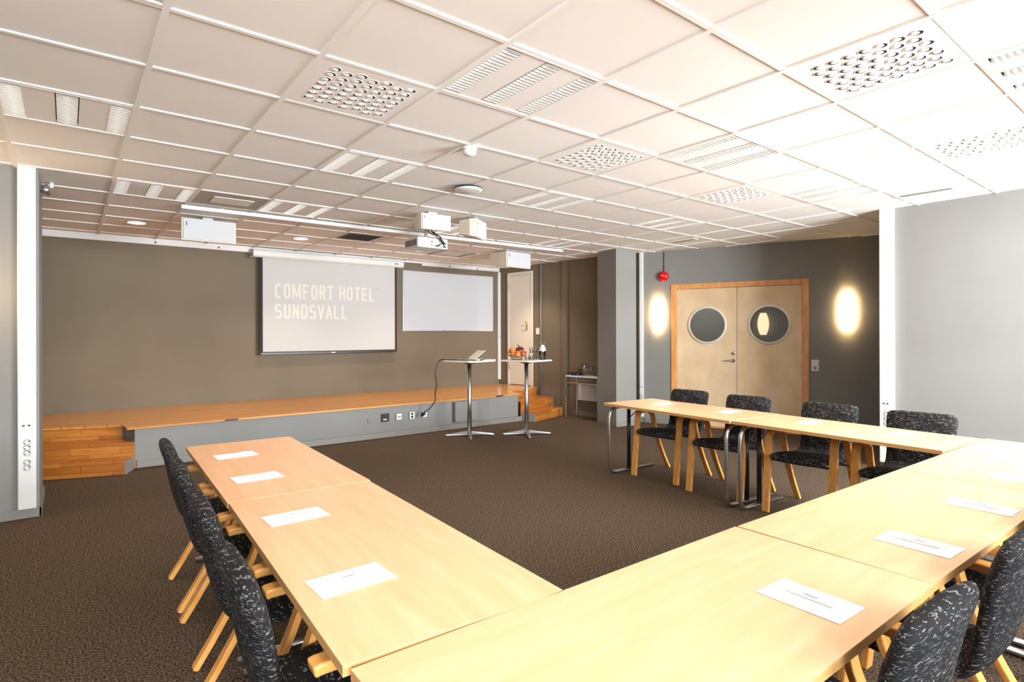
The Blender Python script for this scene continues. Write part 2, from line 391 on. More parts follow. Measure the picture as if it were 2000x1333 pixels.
# ------------------------------------------------------------------ doors
d1 = thing('door_1', None, None, (DP[0], DP[1], 0), DA, kind='structure')
fb = MB()
fo = [(0.52, 0.0), (0.52, 2.115), (2.37, 2.115), (2.37, 0.0)]
for a, b2 in (((0.52, -0.018, 0), (0.60, 0.10, 2.115)), ((2.29, -0.018, 0), (2.37, 0.10, 2.115)), ((0.60, -0.018, 2.04), (2.29, 0.10, 2.115))):
    fb.box(a, b2)
fb.build('door_frame', M['frame_wood'], d1, bevel=0.004)
MB().box((0.60, -0.01, 0.0), (2.29, 0.10, 0.02)).build('threshold', M['frame_wood'], d1)
def holed_leaf(x0, x1, z0, z1, cx, cz, R, y0, y1):
    b = MB(); N = 48
    outer = []
    for k in range(N):
        a = 2*PI*k/N; dx, dz = math.cos(a), math.sin(a)
        t = min([((x1-cx)/dx if dx > 1e-9 else 1e9), ((x0-cx)/dx if dx < -1e-9 else 1e9), ((z1-cz)/dz if dz > 1e-9 else 1e9), ((z0-cz)/dz if dz < -1e-9 else 1e9)])
        outer.append((cx+dx*t, cz+dz*t))
    inner = [(cx+R*math.cos(2*PI*k/N), cz+R*math.sin(2*PI*k/N)) for k in range(N)]
    corners = [(x1, z1), (x0, z1), (x0, z0), (x1, z0)]
    for y, flip in ((y0, False), (y1, True)):
        vs = [(x, y, z) for x, z in inner]+[(x, y, z) for x, z in outer]; fs = []
        for k in range(N):
            j = (k+1) % N; f = [k, N+k, N+j, j]
            fs.append(f if not flip else f[::-1])
        b.add(vs, fs)
        for (qx, qz) in corners:
            k = min(range(N), key=lambda q: (outer[q][0]-qx)**2+(outer[q][1]-qz)**2)
            # triangles that fill the corner between neighbouring rays
            for j in (k, (k-1) % N):
                p, q = outer[j], outer[(j+1) % N]
                if abs(p[0]-q[0]) > 1e-6 and abs(p[1]-q[1]) > 1e-6:
                    tri = [(p[0], y, p[1]), (qx, y, qz), (q[0], y, q[1])]
                    b.add(tri, [(0, 1, 2) if not flip else (2, 1, 0)])
    vs = [(x, y0, z) for x, z in inner]+[(x, y1, z) for x, z in inner]
    b.add(vs, [[k, (k+1) % N, N+(k+1) % N, N+k] for k in range(N)])
    c4 = [(x0, z0), (x1, z0), (x1, z1), (x0, z1)]
    vs = [(x, y0, z) for x, z in c4]+[(x, y1, z) for x, z in c4]
    b.add(vs, [[k, (k+1) % 4, 4+(k+1) % 4, 4+k] for k in range(4)])
    return b
for x0, x1, cx in ((0.603, 1.452, 1.044), (1.458, 2.287, 1.878)):
    leaf = holed_leaf(x0, x1, 0.022, 2.037, cx, 1.50, 0.255, 0.012, 0.055).build('door_leaf', M['birch'], d1)
    rg = MB().lathe([(0.248, -0.004), (0.272, -0.004), (0.278, 0.004), (0.278, 0.012), (0.248, 0.012)], 48, T=Matrix.Translation((cx, 0.010, 1.50)) @ Matrix.Rotation(PI/2, 4, 'X'), caps=False).build('porthole_ring', M['offwhite'], leaf)
    MB().lathe([(0.252, -0.003), (0.252, 0.003)], 48, T=Matrix.Translation((cx, 0.033, 1.50)) @ Matrix.Rotation(PI/2, 4, 'X'), smooth=False).build('pane', M['pane'], leaf)
    if cx < 1.3:
        h = MB(); h.lathe([(0.026, 0), (0.026, 0.01), (0.012, 0.012), (0.012, 0.045)], 16, T=Matrix.Translation((1.405, 0.012, 0.985)) @ Matrix.Rotation(PI/2, 4, 'X'))
        h.tube([(1.405, -0.032, 0.985), (1.37, -0.034, 0.986), (1.29, -0.034, 0.982)], 0.009)
        h.build('door_handle', M['steel'], leaf)
        MB().lathe([(0.026, 0), (0.026, 0.012), (0.018, 0.016)], 16, T=Matrix.Translation((1.405, 0.012, 1.092)) @ Matrix.Rotation(PI/2, 4, 'X')).build('lock', M['steel'], leaf)
# dim corridor behind the double doors
cor = MB()
cor.box((1.02, 1.5, 0), (1.10, 2.2, 2.6))
for a, b2 in (((0.1, 2.2, 0), (3.3, 2.3, 2.8)), ((0.1, 0.14, 0), (0.2, 2.3, 2.8)), ((3.2, 0.14, 0), (3.3, 2.3, 2.8)), ((0.1, 0.14, 2.5), (3.3, 2.3, 2.6))): cor.box(a, b2)
o = cor.build('wall_corridor', M['wall'], None, loc=(DP[0], DP[1], 0), rotz=DA); struct(o)

t = thing('wall_lamp', 'small oval wall lamp seen through the right porthole of the double doors', 'wall lamp', along(DP, DA, 1.543, 2.19, 1.54), DA)
MB().lathe([(0.05, -0.19), (0.085, -0.09), (0.095, 0.0), (0.085, 0.09), (0.05, 0.19)], 20).build('shade', mat('dim lamp shade', lin(255, 225, 180), 0.5, emis=(1.0, 0.72, 0.42), estr=0.9), t, loc=(0, -0.10, 0))
light('corridor_fill', 'POINT', along(DP, DA, 0.45, 1.2, 2.2), 22, (1.0, 0.95, 0.85), radius=0.1)  # unseen fill light added to brighten the view through the left porthole
d2 = thing('door_2', None, None, (RP[0], RP[1], SH), RA, kind='structure')
b = MB(); b.box((0.25, -0.02, 0), (0.30, 0.0, 2.10)); b.box((0.85, -0.02, 0), (0.90, 0.0, 2.10)); b.box((0.30, -0.02, 2.04), (0.85, 0.0, 2.10))
b.build('door_frame', M['offwhite'], d2, bevel=0.003)
leaf = MB().box((0.303, -0.012, 0.012), (0.847, -0.001, 2.037)).build('door_leaf', M['offwhite'], d2, bevel=0.002)
b = MB(); b.box((0.735, -0.022, 1.02), (0.775, -0.012, 1.18)); b.tube([(0.75, -0.06, 1.10), (0.66, -0.062, 1.10)], 0.008); b.tube([(0.75, -0.012, 1.10), (0.75, -0.06, 1.10)], 0.009)
b.box((0.74, -0.035, 1.14), (0.77, -0.02, 1.175)); b.build('door_handle', M['brass'], leaf)
b = MB(); b.box((0.292, -0.026, 1.78), (0.304, -0.018, 1.90)); b.box((0.292, -0.026, 0.28), (0.304, -0.018, 0.40)); b.build('hinge', M['steel'], d2)
struct(MB().tube([(1.109, -0.018, SH*0+0.28), (1.109, -0.018, 2.62)], 0.014).build('trim_2', M['wall'], loc=(RP[0], RP[1], 0), rotz=RA))

# ------------------------------------------------------------------ wall sockets, switches, trunking
def plate(w, h, d=0.012):
    return MB().prism(rrect(w, h, 0.006, 3), 0, d, T=XZ())
def socket_face(parent, x, z, m='black', kind='two', y=-0.012):
    b = MB()
    if kind == 'two':      # two round holes
        for dx in (-0.014, 0.014): b.lathe([(0.009, 0), (0.009, 0.002)], 12, T=Matrix.Translation((x+dx, y, z)) @ Matrix.Rotation(PI/2, 4, 'X'))
    elif kind == 'one':
        b.lathe([(0.011, 0), (0.011, 0.002)], 12, T=Matrix.Translation((x, y, z)) @ Matrix.Rotation(PI/2, 4, 'X'))
    return b.build('socket_hole', M[m], parent)
st = thing('wall_socket', 'square black floor-height outlet plate on the stage front, leftmost of four', 'socket', (3.345, 7.045, 0.262))
plate(0.105, 0.105).build('plate', M['black'], st); MB().box((-0.035, -0.014, -0.03), (0.02, -0.012, -0.018)).build('print', M['paper'], st)
st = thing('wall_socket', 'white outlet with two round black holes on the stage front, beside the black one', 'socket', (3.545, 7.048, 0.255))
plate(0.078, 0.078).build('plate', M['white'], st); socket_face(st, 0, -0.002, kind='two')
st = thing('wall_socket', 'white double power outlet on the stage front, third of four from the left', 'socket', (3.745, 7.051, 0.255))
plate(0.075, 0.095).build('plate', M['white'], st)
for dz in (-0.02, 0.022):
    MB().lathe([(0.018, 0), (0.016, 0.003), (0.012, -0.003)], 16, T=Matrix.Translation((0, -0.012, dz)) @ Matrix.Rotation(PI/2, 4, 'X')).build('socket_hole', M['skirt'], st)
st = thing('wall_socket', 'white outlet with one black hole on the stage front, rightmost of four', 'socket', (3.94, 7.054, 0.255))
plate(0.075, 0.08).build('plate', M['white'], st); socket_face(st, 0.006, -0.004, kind='one')
st = thing('light_switch', 'tall white switch plate on the wall right of the double wooden doors', 'switch', along(DP, DA, 2.444, 0, 0.945), DA)
plate(0.09, 0.15).build('plate', M['white'], st, bevel=0.002)
MB().box((-0.03, -0.016, 0.005), (0.03, -0.012, 0.06)).build('rocker', M['offwhite'], st, bevel=0.002)
MB().lathe([(0.018, 0), (0.018, 0.004)], 16, T=Matrix.Translation((0, -0.012, -0.035)) @ Matrix.Rotation(PI/2, 4, 'X')).build('dial', M['skirt'], st)
st = thing('light_switch', 'small cream switch plate on the dark wall right of the white door', 'switch', along(RP, RA, 1.02, 0, 1.425), RA)
plate(0.085, 0.115).build('plate', M['offwhite'], st, bevel=0.002); MB().box((-0.025, -0.016, -0.03), (0.025, -0.012, 0.03)).build('rocker', M['white'], st)

def trunking(label, loc, rotz, wdt, z0, z1, depth=0.05, face=(), ports=None):
    t = thing('cable_trunking', label, 'cable trunking', loc, rotz)
    MB().box((0, -depth, z0), (wdt, 0, z1)).build('channel', M['white'], t, bevel=0.008)
    for z in face:       # power socket: two pin holes in a shallow cup
        b = MB(); T = Matrix.Translation((wdt/2, -depth, z)) @ Matrix.Rotation(PI/2, 4, 'X')
        b.lathe([(0.021, 0.0), (0.021, 0.003), (0.018, 0.003), (0.018, 0.0005)], 20, T=T, caps=False)
        for dx, dz in ((-0.011, -0.006), (0.011, 0.006)): b.lathe([(0.004, 0), (0.004, 0.003)], 8, 1, T=Matrix.Translation((wdt/2+dx, -depth, z+dz)) @ Matrix.Rotation(PI/2, 4, 'X'))
        for k in range(8):
            a0 = math.radians(20+k*17.5)
            b.box((-0.003, -0.003, -0.001), (0.003, 0.0, 0.001), 1, T=Matrix.Translation((wdt/2+0.0195*math.cos(a0), -depth-0.001, z+0.0195*math.sin(a0))))
        b.build('power_socket', [M['skirt'], M['black']], t)
    if ports:
        b = MB()
        for dx in (-0.02, 0.012): b.box((wdt/2+dx-0.008, -depth-0.002, ports-0.006), (wdt/2+dx+0.008, -depth, ports+0.006))
        b.build('data_port', M['black'], t)
    return t
trunking('wide white vertical trunking with five power sockets on the wall end left of the stage', (-0.293, 5.62, 0), 0, 0.108, 0.075, 2.66, 0.055, face=(0.575, 0.535, 0.495, 0.425, 0.385), ports=0.700)
trunking('slim white vertical trunking with sockets between the grey column and the double doors', along(DP, DA, 0.036, 0, 0), DA, 0.058, 0.085, 2.65, 0.05, face=(0.42, 0.38, 0.34), ports=0.55)
trunking('white vertical trunking at the corner of the bright right wall', (RX, 2.275, 0), -PI/2, 0.125, 0.06, 2.66, 0.06, face=(0.56, 0.51, 0.46), ports=0.66)
trunking('white vertical trunking at the right end of the back wall beside the white door', (6.605, BACK_Y-0.0, 0), 0, 0.085, SH+0.08, 2.56, 0.05, ports=1.32).location = (6.50, 8.80, 0)
t = thing('cable_trunking', 'long white trunking running along the top of the back wall above the screen', 'cable trunking', (0, BACK_Y-0.002, 0))
for x0, x1, z0 in ((-0.46, 2.55, 2.555), (2.55, 4.85, 2.600), (4.85, 6.53, 2.565)):
    MB().box((x0, -0.055, z0), (x1, 0, 2.640)).build('channel', M['white'], t, bevel=0.004)
for x in (0.9, 1.65, 2.3, 5.4, 6.0):
    MB().box((x, -0.058, 2.575), (x+0.02, -0.05, 2.60)).build('clip', M['black'], t)

# ------------------------------------------------------------------ projection screen and whiteboard
ps = thing('projection_screen', 'pulled-down projection screen in a white roller casing showing two lines of lettering', 'projection screen', (0, BACK_Y, 0))
cs = MB(); prof = [(-0.185, 2.51), (-0.185, 2.57), (-0.17, 2.598), (-0.06, 2.598), (-0.06, 2.485), (-0.16, 2.485)]
cs.loft([[(x, y, z) for y, z in prof] for x in (2.08, 4.44)], smooth=False)
cas = cs.build('casing', M['white'], ps, bevel=0.008)
MB().box((4.27, -0.189, 2.535), (4.33, -0.185, 2.548)).build('badge', M['black'], cas)
MB().tube([(2.075, -0.10, 2.60), (2.05, -0.12, 2.56), (2.045, -0.14, 2.50), (2.06, -0.15, 2.47), (2.08, -0.13, 2.47)], 0.006).build('bracket', M['steel'], cas)
MB().box((2.215, -0.125, 1.125), (4.30, -0.121, 2.49)).build('cloth', M['screen'], ps)
b = MB(); b.box((2.180, -0.128, 1.10), (2.218, -0.118, 2.49)); b.box((4.297, -0.128, 1.10), (4.332, -0.118, 2.49)); b.build('border', M['dark'], ps)
b = MB(); b.box((2.185, -0.135, 1.08), (4.33, -0.112, 1.115)); bb = b.build('bottom_bar', M['blackmetal'], ps, bevel=0.004)
MB().box((3.22, -0.14, 1.09), (3.28, -0.112, 1.105)).build('pull_tab', M['white'], bb)
def letters(txt, x0, zb, h, pitch, parent, y=-0.1256):
    """condensed block capitals, one flat mesh per line of lettering"""
    b = MB(); W = 0.098; S = 0.031; k = h
    cnt = [0]
    def quad(p):
        area = sum(p[i][0]*p[(i+1) % len(p)][1]-p[(i+1) % len(p)][0]*p[i][1] for i in range(len(p)))
        if area < 0: p = p[::-1]
        b.add([(x0_+u, y-cnt[0]*0.0003, zb+v*k) for u, v in p], [list(range(len(p)))])
    def bar(u0, u1, v0, v1):
        cnt[0] = (cnt[0]+1) % 6; quad([(u0, v0), (u1, v0), (u1, v1), (u0, v1)])
    def ring(u0, u1, v0, v1, a0=0, a1=360):
        # superelliptic stroke, angles anticlockwise from the right
        N = 40; cu, cv = (u0+u1)/2, (v0+v1)/2; ru, rv = (u1-u0)/2, (v1-v0)/2; tv = S/k*0.92
        for n in range(N):
            q = [math.radians(a0+(a1-a0)*(n+m)/N) for m in (0, 1)]; P = []
            for (ru_, rv_), qs in (((ru, rv), q), ((ru-S, rv-tv), q[::-1])):
                for t_ in qs:
                    c__, s__ = math.cos(t_), math.sin(t_)
                    P.append((cu+math.copysign(abs(c__)**0.62, c__)*ru_, cv+math.copysign(abs(s__)**0.62, s__)*rv_))
            quad(P)
        cnt[0] += 1
    x0_ = x0; t = S/k*0.92
    for ch in txt:
        w = W
        if ch == ' ': x0_ += 0.062; continue
        cnt[0] = 0
        if ch == 'C': ring(0, w, 0, 1, 38, 322)
        elif ch == 'O': ring(0, w, 0, 1)
        elif ch == 'M':
            w = 0.128; bar(0, S, 0, 1); bar(w-S, w, 0, 1); cnt.__setitem__(0, cnt[0]+1); quad([(0.0, 1), (S, 1), (w/2+0.010, 0.12), (w/2-0.010, 0.12)]); cnt.__setitem__(0, cnt[0]+1); quad([(w-S, 1), (w, 1), (w/2+0.010, 0.12), (w/2-0.010, 0.12)])
        elif ch == 'F': bar(0, S, 0, 1); bar(S, w*0.9, 1-t, 1); bar(S, w*0.8, 0.44, 0.44+t)
        elif ch == 'E': bar(0, S, 0, 1); bar(S, w*0.9, 1-t, 1); bar(S, w*0.82, 0.44, 0.44+t); bar(S, w*0.9, 0, t)
        elif ch == 'L': bar(0, S, 0, 1); bar(S, w*0.88, 0, t)
        elif ch == 'T': bar(w/2-S/2, w/2+S/2, 0, 1-t); bar(-0.002, w+0.002, 1-t, 1)
        elif ch == 'H': bar(0, S, 0, 1); bar(w-S, w, 0, 1); bar(S, w-S, 0.43, 0.43+t)
        elif ch == 'R': bar(0, S, 0, 1); ring(-0.03, w, 0.44, 1, -90, 90); bar(S, w/2-0.012, 1-t, 1); bar(S, w/2-0.012, 0.44, 0.44+t); cnt.__setitem__(0, cnt[0]+1); quad([(w*0.42, 0.46), (w*0.42+S, 0.46), (w+0.003, 0), (w-S, 0)])
        elif ch == 'S': ring(0, w, 0.44, 1, 20, 270); ring(0, w, 0, 0.44+t, -160, 90)
        elif ch == 'U': ring(0, w, 0, 0.5, 180, 360); bar(0, S, 0.25, 1); bar(w-S, w, 0.25, 1)
        elif ch == 'N': bar(0, S, 0, 1); bar(w-S, w, 0, 1); cnt.__setitem__(0, cnt[0]+1); quad([(0, 1), (S, 1), (w, 0), (w-S, 0)])
        elif ch == 'D': bar(0, S, 0, 1); ring(-0.03, w, 0, 1, -90, 90); bar(S, w/2-0.012, 1-t, 1); bar(S, w/2-0.012, 0, t)
        elif ch == 'V': quad([(-0.003, 1), (S-0.003, 1), (w/2+0.010, 0), (w/2-0.010, 0)]); cnt.__setitem__(0, cnt[0]+1); quad([(w+0.003, 1), (w-S+0.003, 1), (w/2-0.010, 0), (w/2+0.010, 0)])
        elif ch == 'A': quad([(-0.003, 0), (S-0.003, 0), (w/2+0.012, 1), (w/2-0.012, 1)]); cnt.__setitem__(0, cnt[0]+1); quad([(w+0.003, 0), (w-S+0.003, 0), (w/2-0.012, 1), (w/2+0.012, 1)]); bar(S*0.7, w-S*0.7, 0.24, 0.24+t)
        x0_ += w+pitch
    b.build('lettering', M['letter'], parent)
letters('COMFORT HOTEL', 2.385, 1.908, 0.220, 0.0262, ps)
letters('SUNDSVALL', 2.385, 1.612, 0.214, 0.0272, ps)
MB().lathe([(0.010, -0.0005), (0.007, -0.0005)], 16, T=Matrix.Translation((3.975, -0.1255, 2.115)) @ Matrix.Rotation(PI/2, 4, 'X'), caps=False).build('registered_mark', M['letter'], ps)
wb = thing('whiteboard', 'large blank glossy whiteboard on the back wall right of the projection screen', 'whiteboard', (0, BACK_Y, 0))
MB().box((4.50, -0.022, 1.425), (6.40, -0.0, 2.475)).build('frame', M['steel'], wb, bevel=0.003)
MB().box((4.512, -0.026, 1.437), (6.388, -0.02, 2.463)).build('writing_surface', M['board'], wb)
MB().box((5.27, -0.032, 1.428), (5.31, -0.022, 1.45)).build('clip', M['steel'], wb)

# ------------------------------------------------------------------ ceiling fittings
def make_light():
    t = thing('ceiling_light', '', 'ceiling light', (0, 0, CEIL), group='louvred ceiling lights')
    h = 0.288
    b = MB()
    for x0, x1 in ((-0.188, -0.052), (0.052, 0.188)): b.box((x0, -h, 0.004), (x1, h, 0.012))
    b.box((-h, -h, -0.001), (h, -h+0.012, 0.012)); b.box((-h, h-0.012, -0.001), (h, h, 0.012))
    b.box((-h-0.0, -h, 0.0), (-h+0.006, h, 0.012)); b.box((h-0.006, -h, 0.0), (h, h, 0.012))
    b.build('panel', M['tile'], t)
    for cx in (-0.235, 0.0, 0.235):
        w = 0.047
        b = MB()
        # parabolic trough
        prof = [(-w, 0.002), (-w*0.97, 0.02), (-w*0.8, 0.042), (-w*0.4, 0.055), (w*0.4, 0.055), (w*0.8, 0.042), (w*0.97, 0.02), (w, 0.002)]
        b.loft([[(cx+x, y, z) for x, z in prof] for y in (-h+0.012, h-0.012)], smooth=True, caps=False, closed=False)
        for k in range(1, 20):
            y = -h+0.012+(2*h-0.024)*k/20
            b.add([(cx-w, y-0.006, 0.001), (cx+w, y-0.006, 0.001), (cx+w, y, 0.026), (cx-w, y, 0.026), (cx+w, y+0.006, 0.001), (cx-w, y+0.006, 0.001)],
                  [(0, 1, 2, 3), (3, 2, 4, 5), (0, 5, 4, 1)])
        l = b.build('louver', M['alu'], t)
        MB().tube([(cx, -h+0.03, 0.040), (cx, h-0.03, 0.040)], 0.008, 8).build('lamp_tube', M['tube'], l)
    return t
LL = {(3, -1): 'near light above the first front desk, left of the perforated air panel over the doors side',
      }
light_labels = {
 (0, -1): 'louvred ceiling light cut off at the top left edge of the photo',
 (0, 2): 'louvred ceiling light at the far left edge above the left wall end',
 (1, 5): 'small distant louvred ceiling light left of the fine-mesh ceiling panel',
 (3, -1): 'largest louvred ceiling light, top centre of the photo right of a round-nozzle air panel',
 (3, 2): 'louvred ceiling light left of the smoke detector, above the projection screen side',
 (3, 5): 'louvred ceiling light right of the fine-mesh ceiling panel',
 (6, -4): 'overexposed louvred ceiling light cut off at the right edge of the photo',
 (6, -1): 'louvred ceiling light between two round-nozzle air panels, right of centre',
 (6, 2): 'louvred ceiling light just right of the black and white access point disc',
 (6, 5): 'louvred ceiling light partly hidden behind the back-to-back white speakers',
 (9, -1): 'louvred ceiling light nearest the bright right wall',
 (9, 2): 'louvred ceiling light over the chairs in front of the double doors',
 (9, 5): 'farthest louvred ceiling light, near the grey column beside the rail end'}
first = make_light(); used = False
for (i, j) in LIGHT_TILES+[(0, -4), (3, -4)]:
    light('ceiling_light_beam', 'SPOT', (GX+(i+0.5)*TS, GY+(j+0.5)*TS, CEIL-0.012), 19, (1.0, 0.86, 0.70), spot=math.radians(104), blend=0.9, radius=0.03, direction=(0, 0, -1))
for (i, j) in LIGHT_TILES:
    loc = (GX+(i+0.5)*TS, GY+(j+0.5)*TS, CEIL)
    if not used:
        first.location = loc; first['label'] = light_labels[(i, j)]; used = True
    else:
        dup(first, loc, None, light_labels[(i, j)])

def make_air():
    t = thing('air_diffuser', '', 'air vent', (0, 0, CEIL), group='round-nozzle air panels')
    MB().box((-0.288, -0.288, 0.002), (0.288, 0.288, 0.012)).build('plate', M['tile'], t)
    nz = MB()
    nz.lathe([(0.0265, 0.0016), (0.0265, -0.0002), (0.024, -0.0002), (0.024, 0.0018)], 20, 0, caps=False)
    nz.lathe([(0.0238, 0.0016), (0.001, 0.0014)], 20, 1, caps=False)
    # shallow eccentric bowl covering about half of the opening
    ring = []
    for r, z in ((0.0175, 0.0004), (0.0155, -0.0010), (0.010, -0.0018), (0.001, -0.0020)): ring.append([(r*math.cos(2*PI*i/20)-0.0065, r*math.sin(2*PI*i/20), z) for i in range(20)])
    nz.loft(ring, 0, True, False)
    first = None
    for a in range(7):
        for c in range(7):
            x = (a-3)*0.066; y = (c-3)*0.066+(0.012 if a % 2 else -0.012)
            ang = (PI/2 if c > 2 else -PI/4) if a < 4 else (0.0 if c < 4 else PI/3)
            if first is None:
                first = nz.build('nozzle', [M['tile'], M['dark']], t); o = first
            else:
                o = first.copy(); COL.objects.link(o); o.parent = t
            o.location = (x, y, 0); o.rotation_euler = (0, 0, ang+random.uniform(-0.3, 0.3))
    return t
air_labels = {(2, 0): 'square ceiling air panel with round nozzles, left of the largest louvred light',
 (5, 0): 'square ceiling air panel with round nozzles in the middle, right of the smoke detector',
 (5, -3): 'largest ceiling air panel with round nozzles, top right of the photo',
 (8, -3): 'pale ceiling air panel with round nozzles at the right edge above the bright wall',
 (8, 0): 'small ceiling air panel with round nozzles above the double doors side'}
first = make_air(); used = False
for (i, j) in AIR_TILES:
    loc = (GX+(i+0.5)*TS, GY+(j+0.5)*TS, CEIL)
    if not used:
        first.location = loc; first['label'] = air_labels[(i, j)]; used = True
    else: dup(first, loc, None, air_labels[(i, j)])

def cell(i, j): return (GX+(i+0.5)*TS, GY+(j+0.5)*TS, CEIL)
t = thing('ventilation_grille', 'fine-mesh ceiling grille with a paler rectangle in its middle, by the left speaker', 'air vent', cell(*PERF_TILE))
m = mat('perforated grey sheet', lin(160, 152, 144), 0.6); nt = m.node_tree
tc = _n(nt, 'ShaderNodeTexCoord'); ch = _n(nt, 'ShaderNodeTexChecker'); ch.inputs['Scale'].default_value = 90; ch.inputs['Color1'].default_value = (*lin(120, 110, 100), 1); ch.inputs['Color2'].default_value = (*lin(215, 208, 200), 1)
nt.links.new(tc.outputs['Object'], ch.inputs['Vector']); nt.links.new(ch.outputs['Color'], bsdf(m).inputs['Base Color'])
M['perf'] = m
MB().box((-0.288, -0.288, 0.001), (0.288, 0.288, 0.012)).build('mesh_plate', M['perf'], t)
MB().box((-0.15, -0.13, -0.004), (0.19, 0.13, 0.0)).build('centre_plate', M['tile'], t)
t = thing('ceiling_hatch', 'square ceiling hatch with a darker outline between projector and right speaker', 'hatch', (4.72, 7.55, CEIL))
b = MB()
for a, c in (((-0.27, -0.27), (0.27, -0.25)), ((-0.27, 0.25), (0.27, 0.27)), ((-0.27, -0.25), (-0.25, 0.25)), ((0.25, -0.25), (0.27, 0.25))): b.box((a[0], a[1], -0.004), (c[0], c[1], 0.012))
b.build('frame', M['skirt'], t); MB().box((-0.20, -0.20, 0.0), (0.20, 0.20, 0.010)).build('lid', M['offwhite'], t)
t = thing('ceiling_opening', 'black square opening in the ceiling left of the projector', 'vent', (2.98, 7.02, CEIL))
MB().box((-0.20, -0.20, 0.002), (0.20, 0.20, 0.011)).build('dark_screen', M['dark'], t)
b = MB()
for a, c in (((-0.22, -0.22), (0.22, -0.20)), ((-0.22, 0.20), (0.22, 0.22)), ((-0.22, -0.20), (-0.20, 0.20)), ((0.20, -0.20), (0.22, 0.20))): b.box((a[0], a[1], 0.0), (c[0], c[1], 0.012))
b.build('rim', M['black'], t)
dl_labels = ['round warm downlight above the left part of the stage', 'round warm downlight above the left edge of the projection screen', 'round warm downlight just below the projector in the photo', 'round downlight over the right stage end, behind the right speaker']
for k, (x, y) in enumerate(DOWNLIGHTS):
    t = thing('downlight', dl_labels[k], 'downlight', (x, y, CEIL), group='downlights above the stage')
    MB().lathe([(0.098, 0.010), (0.104, 0.0), (0.092, -0.004), (0.086, 0.006)], 32, caps=False).build('ring', M['white'], t)
    MB().lathe([(0.086, 0.006), (0.001, 0.005)], 32, caps=False).build('lens', M['lamp'], t)
    light('downlight_beam', 'SPOT', (x, y, CEIL-0.02), 46 if k < 3 else 62, (1.0, 0.80, 0.58), spot=math.radians(104), blend=0.85, radius=0.07, direction=(0, 0.10 if k < 3 else 0.0, -1))
t = thing('smoke_detector', 'round white smoke detector hanging from the ceiling grid', 'smoke detector', (2.13, 3.19, CEIL))
MB().lathe([(0.052, 0.0), (0.052, -0.014), (0.046, -0.018)], 28).build('base', M['white'], t)
MB().lathe([(0.040, -0.016), (0.046, -0.03), (0.043, -0.046), (0.02, -0.056), (0.001, -0.057)], 28).build('sensor_head', M['white'], t)
t = thing('wireless_access_point', 'flat white disc access point with a black rim on the ceiling', 'access point', (2.70, 4.06, CEIL))
MB().lathe([(0.10, 0.0), (0.122, -0.012), (0.124, -0.02)], 36).build('rim', M['black'], t)
MB().lathe([(0.122, -0.018), (0.118, -0.028), (0.09, -0.036), (0.001, -0.040)], 36).build('cover', M['white'], t)
t = thing('slot_vent', 'narrow grey slot vent in the ceiling near the bright right wall', 'air vent', (6.02, 1.73, CEIL), PI/2+0.05)
MB().box((-0.23, -0.055, -0.004), (0.23, 0.055, 0.012)).build('frame', M['white'], t, bevel=0.002)
b = MB()
for k in range(4): b.box((-0.19, -0.03+k*0.016, -0.006), (0.19, -0.021+k*0.016, -0.003))
b.build('slot', M['skirt'], t)
t = thing('slot_vent', 'narrow beige slot vent in the ceiling above the left wall lamp', 'air vent', (6.56, 4.64, CEIL), PI/2)
MB().box((-0.20, -0.05, -0.003), (0.20, 0.05, 0.012)).build('frame', M['offwhite'], t)
MB().box((-0.17, -0.028, -0.005), (0.17, 0.028, -0.002)).build('slot', M['skirt'], t)
t = thing('ceiling_rail', 'long slim white rail hanging under the ceiling across the room in front of the stage', 'rail', (0, 6.27, 0), -0.012)
MB().box((0.86, -0.03, CEIL-0.042), (5.78, 0.03, CEIL-0.006)).build('rail', M['white'], t, bevel=0.003)
for x in (1.2, 2.3, 3.4, 4.5, 5.5): MB().box((x, -0.012, CEIL-0.008), (x+0.03, 0.012, CEIL+0.002)).build('clip', M['steel'], t)

def speaker(label, loc, rotz, w, h, d, taper=0.55, tilt=0.0, group='white ceiling speakers'):
    t = thing('loudspeaker', label, 'loudspeaker', loc, rotz, group=group)
    hw = w/2
    b = MB()
    rings = []
    for y, k in ((0.0, 1.0), (d*0.35, 0.97), (d, taper)):
        rings.append([(-hw*k, y, -h*(1-0.25*(y/d))), (hw*k, y, -h*(1-0.25*(y/d))), (hw*k, y, 0), (-hw*k, y, 0)])
    b.loft(rings, smooth=False)
    b.build('cabinet', M['offwhite'], t, bevel=0.006)
    MB().box((-hw*0.95, -0.014, -h*0.96), (hw*0.95, 0.0, -0.006)).build('grille', M['grille'], t, bevel=0.01)
    MB().box((-hw*0.84, -0.017, -h*0.35), (-hw*0.81, -0.014, -h*0.18)).build('badge', M['black'], t)
    MB().box((-0.05, d*0.3, 0.0), (0.05, d*0.3+0.05, 0.035)).build('mounting_bracket', M['steel'], t)
    return t
speaker('white loudspeaker hanging from the ceiling above the left part of the stage', (1.19, 6.74, CEIL-0.034), 0.0, 0.52, 0.235, 0.26)
speaker('white loudspeaker hanging above the projector, left one of the back-to-back pair', (2.955, 5.03, CEIL-0.034), -0.06, 0.335, 0.16, 0.26, taper=0.75)
speaker('white loudspeaker hanging above the projector, tilted right one of the back-to-back pair', (3.50, 5.02, CEIL-0.034), 0.62, 0.30, 0.20, 0.22)
speaker('white loudspeaker hanging from the ceiling in front of the white door', (5.30, 6.62, CEIL-0.034), 0.10, 0.50, 0.235, 0.42, taper=0.85)
t = thing('spotlight', 'small grey cone-shaped fitting with white bracket on the ceiling beside the left wall end', 'spotlight', (-0.10, 6.02, CEIL))
MB().tube([(0.0, 0.0, 0.0), (0.0, 0, -0.03), (-0.03, 0.0, -0.04)], 0.016).build('bracket', M['white'], t)
